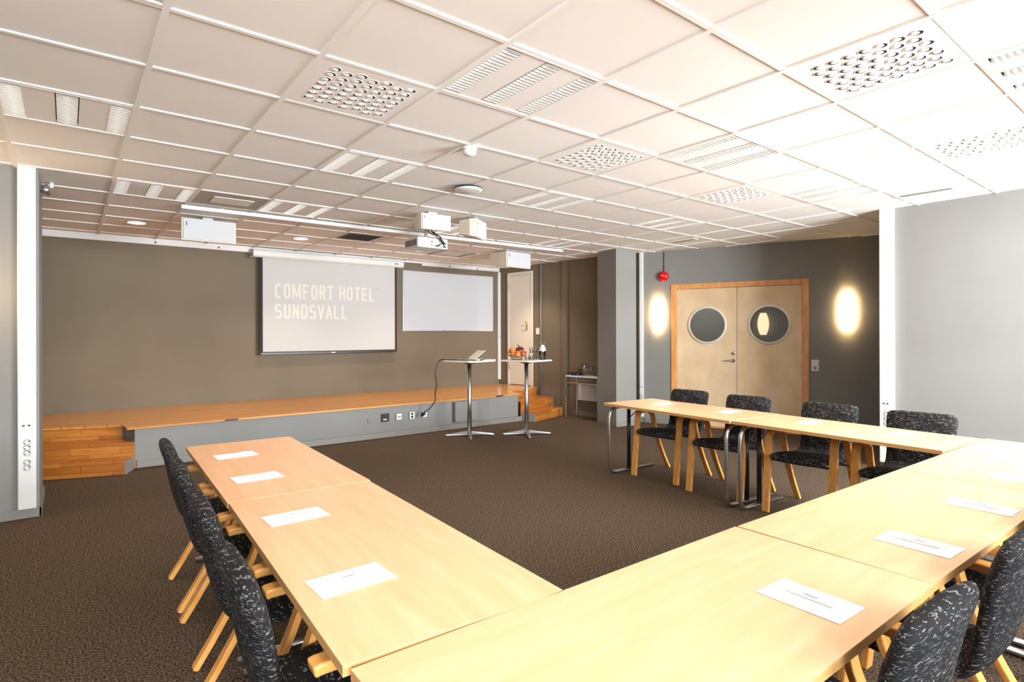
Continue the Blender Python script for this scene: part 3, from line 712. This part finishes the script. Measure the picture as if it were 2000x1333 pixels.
MB().lathe([(0.02, 0.0), (0.05, -0.07), (0.046, -0.07)], 20, T=Matrix.Translation((-0.02, 0, -0.025)) @ Matrix.Rotation(0.5, 4, 'Y')).build('head', M['steel'], t)

# projector
pj = thing('projector', 'white ceiling projector with tangled black cables at its rear', 'projector', (3.34, 5.92, 2.43))
MB().prism(rrect(0.40, 0.33, 0.02), -0.058, 0.058).build('housing', M['white'], pj, bevel=0.006)
b = MB()
for k in range(5): b.box((-0.203, -0.13+k*0.055, -0.035), (-0.199, -0.085+k*0.055, 0.035))
b.build('vent', M['slab'], pj)
b = MB()
for x, z, w_, h_ in ((-0.02, 0.015, 0.012, 0.02), (-0.02, -0.02, 0.012, 0.012), (0.05, -0.03, 0.05, 0.014), (0.09, -0.03, 0.014, 0.012), (0.15, 0.005, 0.04, 0.016), (0.15, -0.035, 0.05, 0.012), (0.02, -0.03, 0.014, 0.010)):
    b.box((x-w_/2, -0.168, z-h_/2), (x+w_/2, -0.164, z+h_/2))
b.build('connector_panel', M['black'], pj)
b = MB(); b.tube([(0, 0, 0.05), (0, 0, 0.20)], 0.022); b.box((-0.11, -0.11, 0.058), (0.11, 0.11, 0.068)); b.box((-0.13, -0.09, 0.178), (0.13, 0.09, 0.196)); b.build('ceiling_mount', M['white'], pj)
b = MB(); b.lathe([(0.045, 0), (0.045, 0.03)], 24, T=Matrix.Translation((0.08, 0.165, 0)) @ Matrix.Rotation(-PI/2, 4, 'X')); b.build('lens', M['black'], pj)
for pts in ([(-0.03, -0.05, 0.19), (-0.02, -0.15, 0.14), (0.03, -0.18, 0.08), (0.10, -0.19, 0.02), (0.15, -0.168, -0.03)], [(-0.05, -0.05, 0.19), (0.0, -0.14, 0.10), (0.06, -0.18, 0.09), (0.10, -0.18, 0.05), (0.15, -0.17, 0.005)],
            [(-0.04, -0.05, 0.19), (0.01, -0.17, 0.12), (0.08, -0.2, 0.07), (0.09, -0.2, 0.0), (0.06, -0.17, -0.03)]):
    MB().tube(pts, 0.006, 8).build('cable', M['black'], pj)

# ------------------------------------------------------------------ wall lamps, alarm
def sconce(label, s):
    t = thing('wall_lamp', label, 'wall lamp', along(DP, DA, s, 0, 1.665), DA, group='glowing oval wall lamps')
    b = MB(); rings = []
    N, K = 14, 12
    for i in range(N+1):
        v = -1+2*i/N; hw = 0.062+0.043*math.cos(v*PI/2)**0.8 if abs(v) < 1 else 0.062
        ring = []
        for k in range(K+1):
            u = -1+2*k/K
            ring.append((hw*u, -0.03-0.075*math.cos(u*PI/2)*(0.75+0.25*math.cos(v*PI/2)), v*0.257))
        rings.append(ring)
    b.loft(rings, 0, True, False, closed=False)
    sh = b.build('shade', M['glow'], t)
    MB().box((-0.045, -0.025, -0.12), (0.045, 0.0, 0.12)).build('back_plate', M['white'], t)
    for z in (0.115, -0.125):
        MB().tube([(-0.125, -0.02, z), (-0.09, -0.075, z), (0, -0.112, z), (0.09, -0.075, z), (0.125, -0.02, z)], 0.0025, 6).build('wire', M['steel'], t)
    light('wall_lamp_bulb', 'POINT', along(DP, DA, s, -0.055, 1.78), 2.6, (1.0, 0.66, 0.34), radius=0.04)
    light('wall_lamp_bulb', 'POINT', along(DP, DA, s, -0.055, 1.55), 2.6, (1.0, 0.66, 0.34), radius=0.04)
sconce('glowing oval wall lamp left of the double doors, under the red alarm', 0.317)
sconce('glowing oval wall lamp right of the double doors', 2.819)
t = thing('wall_lamp', 'unseen wall lamp added to warm the left wall end', 'wall lamp', (-0.72, 5.62, 1.665), 0)  # out of view, added for the warm glow on the left wall
MB().box((-0.09, -0.10, -0.25), (0.09, -0.03, 0.25)).build('shade', M['glow'], t, bevel=0.03)
MB().box((-0.045, -0.03, -0.12), (0.045, 0.0, 0.12)).build('back_plate', M['white'], t)
light('wall_lamp_bulb', 'POINT', (-0.72, 5.46, 1.70), 8, (1.0, 0.66, 0.34), radius=0.05)  # warm light of the added lamp
t = thing('fire_alarm', 'round red fire alarm sounder with a cable above the left wall lamp', 'alarm', along(DP, DA, 0.412, 0, 2.245), DA)
T = Matrix.Rotation(PI/2, 4, 'X')
MB().lathe([(0.07, 0), (0.078, 0.02), (0.076, 0.05), (0.05, 0.075), (0.001, 0.08)], 28, T=T).build('sounder', M['red'], t)
MB().tube([(0, -0.01, 0.07), (0, -0.006, 0.38)], 0.005, 8).build('cable', M['black'], t)
MB().box((-0.02, -0.081, 0.005), (0.02, -0.078, 0.011)).build('print', M['paper'], t)

# ------------------------------------------------------------------ conference tables
TH = 0.695
def table(label, corners, inner_side, L_axis_note=None, leg_in=0.05):
    """corners: a (start, inner), b (end, inner), c (end, outer), d (start, outer) in plan; built straight on its own axes"""
    a, b_, c, d = [Vector((p[0], p[1], 0)) for p in corners]
    ctr = (a+b_+c+d)/4; ax = ((b_-a)+(c-d)).normalized()
    L = ((b_-a).length+(c-d).length)/2; W = ((d-a).length+(c-b_).length)/2
    ang = math.atan2(ax.y, ax.x)
    lat = Vector((-ax.y, ax.x, 0)); sgn = 1 if (a-ctr).dot(lat) > 0 else -1    # inner side in local y
    t = thing('conference_table', label, 'table', (ctr.x, ctr.y, 0), ang, group='beech conference tables in a horseshoe')
    L -= 0.004; W -= 0.002
    tb = MB(); tb.box((-L/2, -W/2, TH-0.024), (L/2, W/2, TH-0.002), 1); tb.box((-L/2, -W/2, TH-0.002), (L/2, W/2, TH), 0)
    tb.build('tabletop', [M['beech'], M['beech_edge']], t)
    for e_ in (-1, 1):
        x = e_*(L/2-leg_in); yi = sgn*(W/2-0.028)
        lg = MB(); far = -sgn*(W/2-0.045)
        pts = [(x, far, 0.0165), (x, yi-sgn*0.075, 0.0165), (x, yi-sgn*0.036, 0.026), (x, yi-sgn*0.01, 0.05), (x, yi, 0.085), (x, yi, TH-0.15), (x, yi-sgn*0.01, TH-0.105), (x, yi-sgn*0.035, TH-0.068), (x, yi-sgn*0.08, TH-0.046), (x, yi-sgn*0.2, TH-0.043)]
        lg.tube(pts, 0.0165, 12)
        leg = lg.build('leg', M['chrome'], t)
        MB().tube([(x, sgn*0.045, 0.025), (x, sgn*0.045, TH-0.026)], 0.019, 12).build('post', M['blackmetal'], leg)
        MB().tube([(x, sgn*0.045, TH-0.17), (x-e_*0.17, sgn*0.045, TH-0.03)], 0.005, 8).build('brace', M['blackmetal'], leg)
    return t
# left row (inner edge faces +x)
table('beech conference table of the left row, far one nearest the stage', [(1.110, 2.500), (1.165, 3.915), (0.563, 3.920), (0.504, 2.505)], 1)
table('beech conference table of the left row, the one nearer the camera', [(1.025, 1.105), (1.108, 2.495), (0.502, 2.500), (0.447, 1.122)], 1)
# right row (inner edge faces -x)
table('beech conference table of the right row, far one nearest the grey column', [(4.045, 2.405), (4.143, 3.812), (4.83, 3.855), (4.715, 2.425)], 1)
table('beech conference table of the right row, near one joining the front desk row', [(3.975, 1.045), (4.045, 2.40), (4.715, 2.42), (4.60, 1.03)], 1)
# front row (inner edge faces +y)
table('beech conference table of the front row, nearest the camera with an empty top', [(0.452, 1.113), (1.853, 1.093), (1.834, 0.512), (0.438, 0.524)], 1)
table('beech conference table of the front row, middle one with two white sheets and pens', [(1.857, 1.093), (3.240, 1.050), (3.222, 0.470), (1.838, 0.512)], 1)
table('beech conference table of the front row, right corner one in the strong window light', [(3.244, 1.050), (4.640, 1.010), (4.625, 0.430), (3.226, 0.470)], 1)

# ------------------------------------------------------------------ papers and pens
def sheet(label, x, y, ang, pen_label, first=None):
    t = thing('paper_sheet', label, 'paper', (x, y, TH+0.001), ang, group='white sheets laid out on the tables')
    MB().box((-0.105, -0.067, 0), (0.105, 0.067, 0.0012)).build('sheet', M['paper'], t)
    p = thing('ballpoint_pen', pen_label, 'pen', (x, y, TH+0.0075), ang+random.uniform(-0.05, 0.05), group='white pens on the sheets')
    MB().tube([(-0.07, 0, 0), (-0.062, 0, 0), (-0.055, 0, 0), (0.06, 0, 0), (0.066, 0, 0)], [0.0012, 0.003, 0.0048, 0.0052, 0.004], 10).build('barrel', M['pen'], p)
    MB().box((0.02, -0.0015, 0.0045), (0.062, 0.0015, 0.0075)).build('clip', M['pen'], p)
    MB().box((-0.022, -0.0028, 0.0044), (0.012, 0.0028, 0.0054)).build('print', M['ink'], p)
left_n = ['farthest', 'second farthest', 'second nearest', 'nearest']
for k, (x, y) in enumerate([(0.744, 3.478), (0.708, 2.877), (0.668, 2.167), (0.615, 1.513)]):
    sheet('white sheet on the left table row, %s from the camera' % left_n[k], x, y, 0.03, 'white pen on the %s sheet of the left table row' % left_n[k])
rn = ['farthest', 'second farthest', 'third farthest', 'nearest']
for k, (x, y) in enumerate([(4.545, 3.44), (4.50, 2.735), (4.44, 2.02), (4.40, 1.40)]):
    sheet('white sheet on the right table row, %s along from the column' % rn[k], x, y, PI+0.05, 'white pen on the %s sheet of the right table row' % rn[k])
fn = ['nearest the camera', 'second from the camera', 'third from the camera', 'at the far right edge']
for k, (x, y) in enumerate([(1.482, 0.677), (2.150, 0.640), (2.805, 0.625), (3.455, 0.64)]):
    sheet('white sheet on the front table row, %s' % fn[k], x, y, PI/2-0.04, 'white pen on the front-row sheet %s' % fn[k])

# ------------------------------------------------------------------ chairs
def superloop(c, right_, norm, hw, ht, n=20, e=3.2):
    out = []
    for k in range(n):
        a = 2*PI*k/n; ca, sa = math.cos(a), math.sin(a)
        x = math.copysign(abs(ca)**(2/e), ca)*hw; y = math.copysign(abs(sa)**(2/2.2), sa)*ht
        out.append(tuple(c+right_*x+norm*y))
    return out
def pad(path, widths, thicks):
    """upholstered pad along a path of (x,z); the sheet spans y"""
    P = [Vector((x, 0, z)) for x, z in path]; rings = []
    for i, p in enumerate(P):
        t = (P[min(i+1, len(P)-1)]-P[max(i-1, 0)]).normalized(); n = Vector((-t.z, 0, t.x))
        rings.append(superloop(p, Vector((0, 1, 0)), n, widths[i], thicks[i]))
    return MB().loft(rings, 0, True, True)
def make_chair():
    t = thing('conference_chair', '', 'chair', group='black flecked conference chairs around the tables')
    sp = [(0.330, 0.425), (0.325, 0.428), (0.31, 0.432), (0.27, 0.437), (0.18, 0.436), (0.05, 0.424), (-0.06, 0.412), (-0.14, 0.410), (-0.19, 0.422), (-0.215, 0.440)]
    sw = [0.12, 0.165, 0.19, 0.207, 0.212, 0.212, 0.210, 0.206, 0.203, 0.20]
    stt = [0.004, 0.018, 0.026, 0.030, 0.032, 0.031, 0.029, 0.027, 0.026, 0.024]
    pad(sp, sw, stt).build('seat', M['fabric'], t)
    bp = [(-0.165, 0.412), (-0.205, 0.428), (-0.232, 0.462), (-0.247, 0.52), (-0.258, 0.58), (-0.270, 0.65), (-0.285, 0.72), (-0.300, 0.765), (-0.308, 0.790), (-0.312, 0.803), (-0.313, 0.809)]
    bw = [0.200, 0.200, 0.200, 0.200, 0.203, 0.208, 0.213, 0.213, 0.207, 0.190, 0.150]
    bt = [0.022, 0.025, 0.027, 0.029, 0.031, 0.032, 0.032, 0.032, 0.029, 0.022, 0.008]
    pad(bp, bw, bt).build('backrest', M['fabric'], t)
    for sy in (-1, 1):
        y = sy*0.236
        T = Matrix.Translation((0, y, 0))
        front = [(0.287, 0.0), (0.270, 0.15), (0.250, 0.33), (0.232, 0.50)]+[(0.170+0.060*math.cos(math.radians(a)), 0.552+0.060*math.sin(math.radians(a))) for a in (5, 25, 45, 65, 80)]+[(0.14, 0.613), (0.0, 0.610), (-0.17, 0.605), (-0.185, 0.602)]
        MB().strap(front, 0.056, 0.028, T=T).build('arm', M['bentwood'], t, bevel=0.006)
        back = [(0.045, 0.592), (0.015, 0.586), (-0.005, 0.565), (-0.020, 0.52), (-0.035, 0.46), (-0.065, 0.38), (-0.100, 0.30), (-0.150, 0.20), (-0.215, 0.09), (-0.272, 0.0)]
        MB().strap(back, 0.048, 0.024, T=T).build('leg', M['bentwood'], t, bevel=0.005)
    b = MB(); b.tube([(0.20, -0.235, 0.395), (0.20, 0.235, 0.395)], 0.009, 8); b.tube([(-0.055, -0.235, 0.385), (-0.055, 0.235, 0.385)], 0.009, 8)
    b.build('seat_rail', M['blackmetal'], t)
    return t
chair0 = make_chair(); cused = False
def put_chair(x, y, rz, label):
    global cused
    if not cused:
        chair0.location = (x, y, 0); chair0.rotation_euler = (0, 0, rz); chair0['label'] = label; cused = True
    else: dup(chair0, (x, y, 0), rz, label)
for k, (x, y) in enumerate([(0.715, 3.465), (0.690, 2.870), (0.665, 2.195), (0.635, 1.550)]):
    put_chair(x, y, -0.04, 'black flecked chair with wooden arms at the left table row, %s from the camera' % left_n[k])
for k, (x, y) in enumerate([(4.62, 3.40), (4.560, 2.740), (4.525, 2.03), (4.485, 1.395)]):
    put_chair(x, y, PI+0.03, 'black flecked chair facing us behind the right table row, %s' % ['leftmost in the photo', 'second from left', 'third from left', 'rightmost against the bright wall'][k])
for k, (x, y) in enumerate([(1.45, 0.695), (2.135, 0.680), (2.815, 0.66), (3.46, 0.64)]):
    put_chair(x, y-0.0, PI/2-0.03, 'black flecked chair at the front table row, lower right, %s' % ['nearest the camera', 'second from the camera', 'third from the camera', 'farthest from the camera'][k])

# ------------------------------------------------------------------ bar tables and what stands on them
BH = 1.022
def bar_table(label, x, y, ang):
    t = thing('bar_table', label, 'bar table', (x, y, 0), ang, group='steel bar tables in front of the stage')
    MB().prism([(px*math.cos(PI/4)-py*math.sin(PI/4), px*math.sin(PI/4)+py*math.cos(PI/4)) for px, py in rrect(0.53, 0.53, 0.05)], BH-0.020, BH).build('tabletop', M['offwhite'], t, bevel=0.004)
    MB().lathe([(0.05, BH-0.05), (0.13, BH-0.022)], 20).build('mounting_plate', M['blackmetal'], t)
    MB().lathe([(0.033, 0.05), (0.028, 0.45), (0.028, BH-0.03)], 24).build('pole', M['steel'], t)
    for k in range(4):
        T = Matrix.Rotation(k*PI/2, 4, 'Z'); b = MB()
        b.loft([[(0.0, -0.03, 0.018), (0.0, 0.03, 0.018), (0.0, 0.03, 0.065), (0.0, -0.03, 0.065)], [(0.31, -0.019, 0.006), (0.31, 0.019, 0.006), (0.31, 0.017, 0.026), (0.31, -0.017, 0.026)], [(0.335, -0.012, 0.006), (0.335, 0.012, 0.006), (0.335, 0.011, 0.022), (0.335, -0.011, 0.022)]], smooth=False, T=T)
        f = b.build('foot', M['steel'], t, bevel=0.004)
        MB().lathe([(0.014, 0.0), (0.014, 0.010)], 12, T=T @ Matrix.Translation((0.30, 0, 0))).build('rubber_pad', M['rubber'], f)
    return t
B1, B2 = (4.285, 6.43), (4.945, 6.02)
bar_table('tall bar table with steel pole carrying the laptop, in front of the stage', B1[0], B1[1], -0.53)
bar_table('tall bar table with steel pole carrying the fruit bowl and carafe', B2[0], B2[1], -0.55)
# laptop, seen from behind and the side
lp = thing('laptop', 'open silver laptop on the left bar table', 'laptop', (B1[0]+0.03, B1[1]+0.02, BH+0.002), -0.15)
MB().prism(rrect(0.30, 0.21, 0.015), 0, 0.014).build('base', M['offwhite'], lp, bevel=0.003)
MB().box((-0.13, -0.08, 0.014), (0.13, 0.06, 0.0155)).build('keyboard', M['black'], lp)
lb = MB().box((-0.15, 0.0, 0), (0.15, 0.008, 0.205), T=Matrix.Translation((0, 0.10, 0.012)) @ Matrix.Rotation(-0.85, 4, 'X'))
lb = MB(); lb.loft([[(0.02, -0.11, 0.016), (0.02, 0.12, 0.016), (0.028, 0.12, 0.014), (0.028, -0.11, 0.014)], [(0.17, -0.11, 0.128), (0.17, 0.12, 0.128), (0.178, 0.12, 0.126), (0.178, -0.11, 0.126)]], smooth=False)
lb.build('screen_lid', M['offwhite'], lp, bevel=0.002)
t = tag(MB().prism([(0, 0), (0.22, 0.02), (0.20, 0.16), (-0.02, 0.14)], 0, 0.008).build('paper_stack', M['paper'], loc=(B1[0]+0.10, B1[1]-0.30, BH+0.001), rotz=0.4), 'small stack of white papers on the bar table right of the laptop', 'paper')
ca = thing('power_cable', 'black cable hanging from the laptop table down to its plug by the stage front', 'cable')
e1 = Vector((B1[0]-0.325, B1[1]+0.20, BH+0.008))
cpts = [(B1[0]-0.02, B1[1]-0.20, BH+0.010), (B1[0]-0.17, B1[1]-0.06, BH+0.010), (B1[0]-0.27, B1[1]+0.09, BH+0.010), (e1.x, e1.y, e1.z), (e1.x-0.045, e1.y+0.03, 0.96), (e1.x-0.07, e1.y+0.03, 0.85), (e1.x-0.045, e1.y+0.04, 0.70), (e1.x-0.045, e1.y+0.08, 0.56), (e1.x-0.02, e1.y+0.12, 0.47), (e1.x-0.05, e1.y+0.20, 0.37), (e1.x-0.10, e1.y+0.30, 0.28)]
def smoothpts(P, n=6):
    P = [Vector(p) for p in P]; out = []
    for i in range(len(P)-1):
        p0 = P[max(i-1, 0)]; p1 = P[i]; p2 = P[i+1]; p3 = P[min(i+2, len(P)-1)]
        for k in range(n):
            u = k/n
            out.append(0.5*((2*p1)+(-p0+p2)*u+(2*p0-5*p1+4*p2-p3)*u*u+(-p0+3*p1-3*p2+p3)*u**3))
    out.append(P[-1]); return out
MB().tube(smoothpts(cpts), 0.007, 8).build('cord', M['black'], ca)
MB().tube([tuple(Vector(cpts[-1])+Vector((0.01, -0.03, 0.035))), cpts[-1], tuple(Vector(cpts[-1])+Vector((-0.012, 0.03, -0.03)))], [0.012, 0.022, 0.020], 10).build('plug', M['black'], ca)
t = thing('video_adapter', 'small dark adapter with cable loop lying at the laptop edge', 'adapter', (B1[0]+0.03, B1[1]-0.235, BH+0.001))
MB().box((0, 0, 0), (0.05, 0.03, 0.018)).build('housing', M['black'], t, bevel=0.003)
MB().tube(smoothpts([(0.05, 0.015, 0.01), (0.09, 0.02, 0.02), (0.08, 0.06, 0.01), (0.03, 0.05, 0.008)]), 0.003, 6).build('cord', M['black'], t)

# fruit bowl
FB = (B2[0]-0.125, B2[1]+0.05)
bw = thing('fruit_bowl', 'black wire fruit bowl on the right bar table', 'bowl', (FB[0], FB[1], BH+0.002))
b = MB()
for r, z in ((0.135, 0.105), (0.115, 0.06), (0.075, 0.035), (0.07, 0.004)):
    b.tube([(r*math.cos(2*PI*k/28), r*math.sin(2*PI*k/28), z) for k in range(29)], 0.003, 6)
for k in range(12):
    a = 2*PI*k/12; b.tube([(0.07*math.cos(a), 0.07*math.sin(a), 0.004), (0.075*math.cos(a), 0.075*math.sin(a), 0.035), (0.115*math.cos(a), 0.115*math.sin(a), 0.06), (0.135*math.cos(a), 0.135*math.sin(a), 0.105)], 0.0022, 6)
b.build('wire_basket', M['black'], bw)
M['orange'] = noise_color(mat('orange peel', lin(235, 120, 30), 0.45), lin(222, 96, 20), lin(245, 140, 50), nscale=20)[0]
M['apple'] = noise_color(mat('red apple skin', lin(180, 30, 20), 0.3), lin(150, 16, 14), lin(215, 90, 50), nscale=9)[0]
M['grape'] = mat('dark red grape', lin(98, 14, 26), 0.25)
M['leaf'] = mat('dry stalk', lin(110, 80, 40), 0.8)
Z0 = BH+0.002
fr = [('orange', 'orange', -0.085, -0.02, 0.095, 0.04, 'orange at the left rim of the fruit bowl'), ('orange', 'orange', -0.05, -0.08, 0.085, 0.04, 'orange low at the front of the fruit bowl'),
      ('orange', 'orange', -0.045, 0.055, 0.125, 0.04, 'orange resting high at the back left of the fruit bowl'), ('apple', 'apple', 0.035, -0.085, 0.088, 0.037, 'red apple low at the front of the fruit bowl'),
      ('apple', 'apple', 0.085, -0.035, 0.092, 0.036, 'red apple at the right rim of the fruit bowl'), ('apple', 'apple', 0.05, 0.06, 0.095, 0.036, 'red apple behind the grapes in the fruit bowl')]
for nm, mt, x, y, z, r, lb_ in fr:
    t = thing(nm, lb_, 'fruit', (FB[0]+x, FB[1]+y, Z0+z))
    MB().lathe([(0.004, r*0.86), (r*0.4, r*0.95), (r*0.85, r*0.55), (r, 0.0), (r*0.85, -r*0.55), (r*0.45, -r*0.92), (0.004, -r*0.88)], 18).build('flesh', M[mt], t)
    MB().tube([(0, 0, r*0.84), (0.004, 0, r*1.12)], 0.0018, 6).build('stalk', M['leaf'], t)
t = thing('grape_bunch', 'bunch of dark red grapes piled on top of the fruit bowl', 'fruit', (FB[0]+0.035, FB[1]-0.005, Z0+0.135))
for k in range(26):
    a = random.uniform(0, 2*PI); rr = random.uniform(0, 0.058); z = random.uniform(-0.012, 0.05)*(1-rr/0.10)
    o = MB().sphere((rr*math.cos(a), rr*math.sin(a), z), 0.0125, 10, 8).build('grape', M['grape'], t) if k == 0 else None
    if k == 0: g0 = o; g0.location = (0, 0, 0); base_c = Vector((rr*math.cos(a), rr*math.sin(a), z))
    else:
        o = g0.copy(); COL.objects.link(o); o.parent = t; o.location = Vector((rr*math.cos(a), rr*math.sin(a), z))-base_c
MB().tube([(0.0, 0, 0.03), (-0.02, 0.0, 0.07), (-0.045, 0, 0.085)], 0.003, 6).build('stalk', M['leaf'], t)
# glasses
def tumbler(label, x, y, z, r=0.036, h=0.09):
    t = thing('drinking_glass', label, 'glass', (x, y, z), group='upright tumblers on the bar table')
    MB().lathe([(0.001, 0.003), (r*0.86, 0.003), (r, h)], 20, caps=False).build('glass', M['glass'], t)
gx, gy = B2[0]+0.045, B2[1]-0.02
for k, (dx, dy, lv, lab) in enumerate([(-0.01, -0.06, 0, 'tumbler beside the fruit bowl, bottom of the front stack'), (-0.01, -0.06, 1, 'tumbler on top of the front stack beside the fruit bowl'),
                             (0.075, -0.01, 0, 'tumbler left of the carafe, bottom of the middle stack'), (0.075, -0.01, 1, 'tumbler on top of the middle stack left of the carafe'),
                             (0.02, 0.075, 0, 'tumbler standing behind the two stacks of tumblers')]):
    tumbler(lab, gx+dx, gy+dy, BH+0.001+lv*0.092)
t = thing('water_carafe', 'clear glass carafe of water with a wide lip on the right bar table', 'carafe', (B2[0]+0.175, B2[1]-0.135, BH+0.001))
MB().lathe([(0.001, 0), (0.046, 0), (0.047, 0.12), (0.040, 0.165), (0.026, 0.195), (0.030, 0.215), (0.041, 0.245)], 28, caps=False).build('glass', M['glass'], t)
MB().lathe([(0.0425, 0.007), (0.0435, 0.12), (0.001, 0.12)], 24, caps=False).build('water', M['water'], t)
MB().lathe([(0.024, 0.20), (0.040, 0.165), (0.0475, 0.12)], 24, caps=False).build('neck_collar', M['offwhite'], t)

# ------------------------------------------------------------------ side table in the recess
t = thing('side_table', 'narrow silver side table against the wall between stage steps and column', 'table', (6.60, 6.49, 0), -PI/2+0.12)
hw, hd, sh_ = 0.33, 0.15, 0.70
MB().box((-hw, -hd, sh_-0.022), (hw, hd, sh_)).build('tabletop', M['alu'], t, bevel=0.003)
MB().box((-hw, -hd, sh_-0.125), (hw, hd, sh_-0.110)).build('shelf', M['steel'], t, bevel=0.002)
for x in (-hw+0.012, hw-0.012):
    for y in (-hd+0.012, hd-0.012):
        MB().box((x-0.012, y-0.012, 0.0), (x+0.012, y+0.012, sh_-0.022)).build('leg', M['steel'], t)
t = thing('wall_panel', 'white rectangular panel on the wall behind the silver side table', 'panel', along(RP, RA, 2.14, -0.0, 0.425), RA)
MB().box((-0.22, -0.035, -0.16), (0.22, 0.0, 0.16)).build('body', M['white'], t, bevel=0.004)
ph = thing('telephone', 'black telephone handset unit on the silver side table', 'telephone', (6.56, 6.69, 0.701), 0.3)
MB().prism(rrect(0.17, 0.15, 0.02), 0, 0.045).build('body', M['black'], ph, bevel=0.008)
MB().tube(smoothpts([(-0.09, -0.07, 0.06), (-0.05, -0.07, 0.085), (0.05, -0.07, 0.085), (0.09, -0.07, 0.06)]), 0.016, 10).build('handset', M['black'], ph)
tb = thing('tablet', 'dark framed tablet leaning upright on the silver side table', 'tablet', (6.63, 6.32, 0.702), -PI/2-0.45)
T = Matrix.Rotation(-0.35, 4, 'X')
MB().box((-0.13, 0, 0), (0.13, 0.012, 0.17), T=T).build('frame', M['black'], tb, bevel=0.003)
MB().box((-0.115, -0.001, 0.015), (0.115, 0.0005, 0.155), T=T).build('display', mat('unlit tablet display', lin(70, 78, 84), 0.2), tb)
MB().box((-0.04, 0.01, 0.0), (0.04, 0.10, 0.01)).build('stand', M['black'], tb)
def wine(label, x, y, s=1.0):
    t = thing('wine_glass', label, 'glass', (x, y, 0.7005), group='glassware on the silver side table')
    MB().lathe([(0.001, 0.0), (0.033*s, 0.0), (0.004, 0.006), (0.004, 0.07*s), (0.030*s, 0.10*s), (0.036*s, 0.13*s), (0.030*s, 0.165*s)], 20, caps=False).build('glass', M['glass'], t)
wine('stemmed glass beside the telephone on the silver side table', 6.64, 6.56, 1.15)
wine('stemmed glass left of the tablet on the silver side table', 6.55, 6.52, 1.0)
wine('stemmed glass at the front edge of the silver side table', 6.47, 6.43, 1.1)
wine('stemmed glass close behind the tablet on the silver side table', 6.725, 6.53, 1.0)
wine('stemmed glass at the back of the silver side table near the wall', 6.70, 6.66, 1.2)
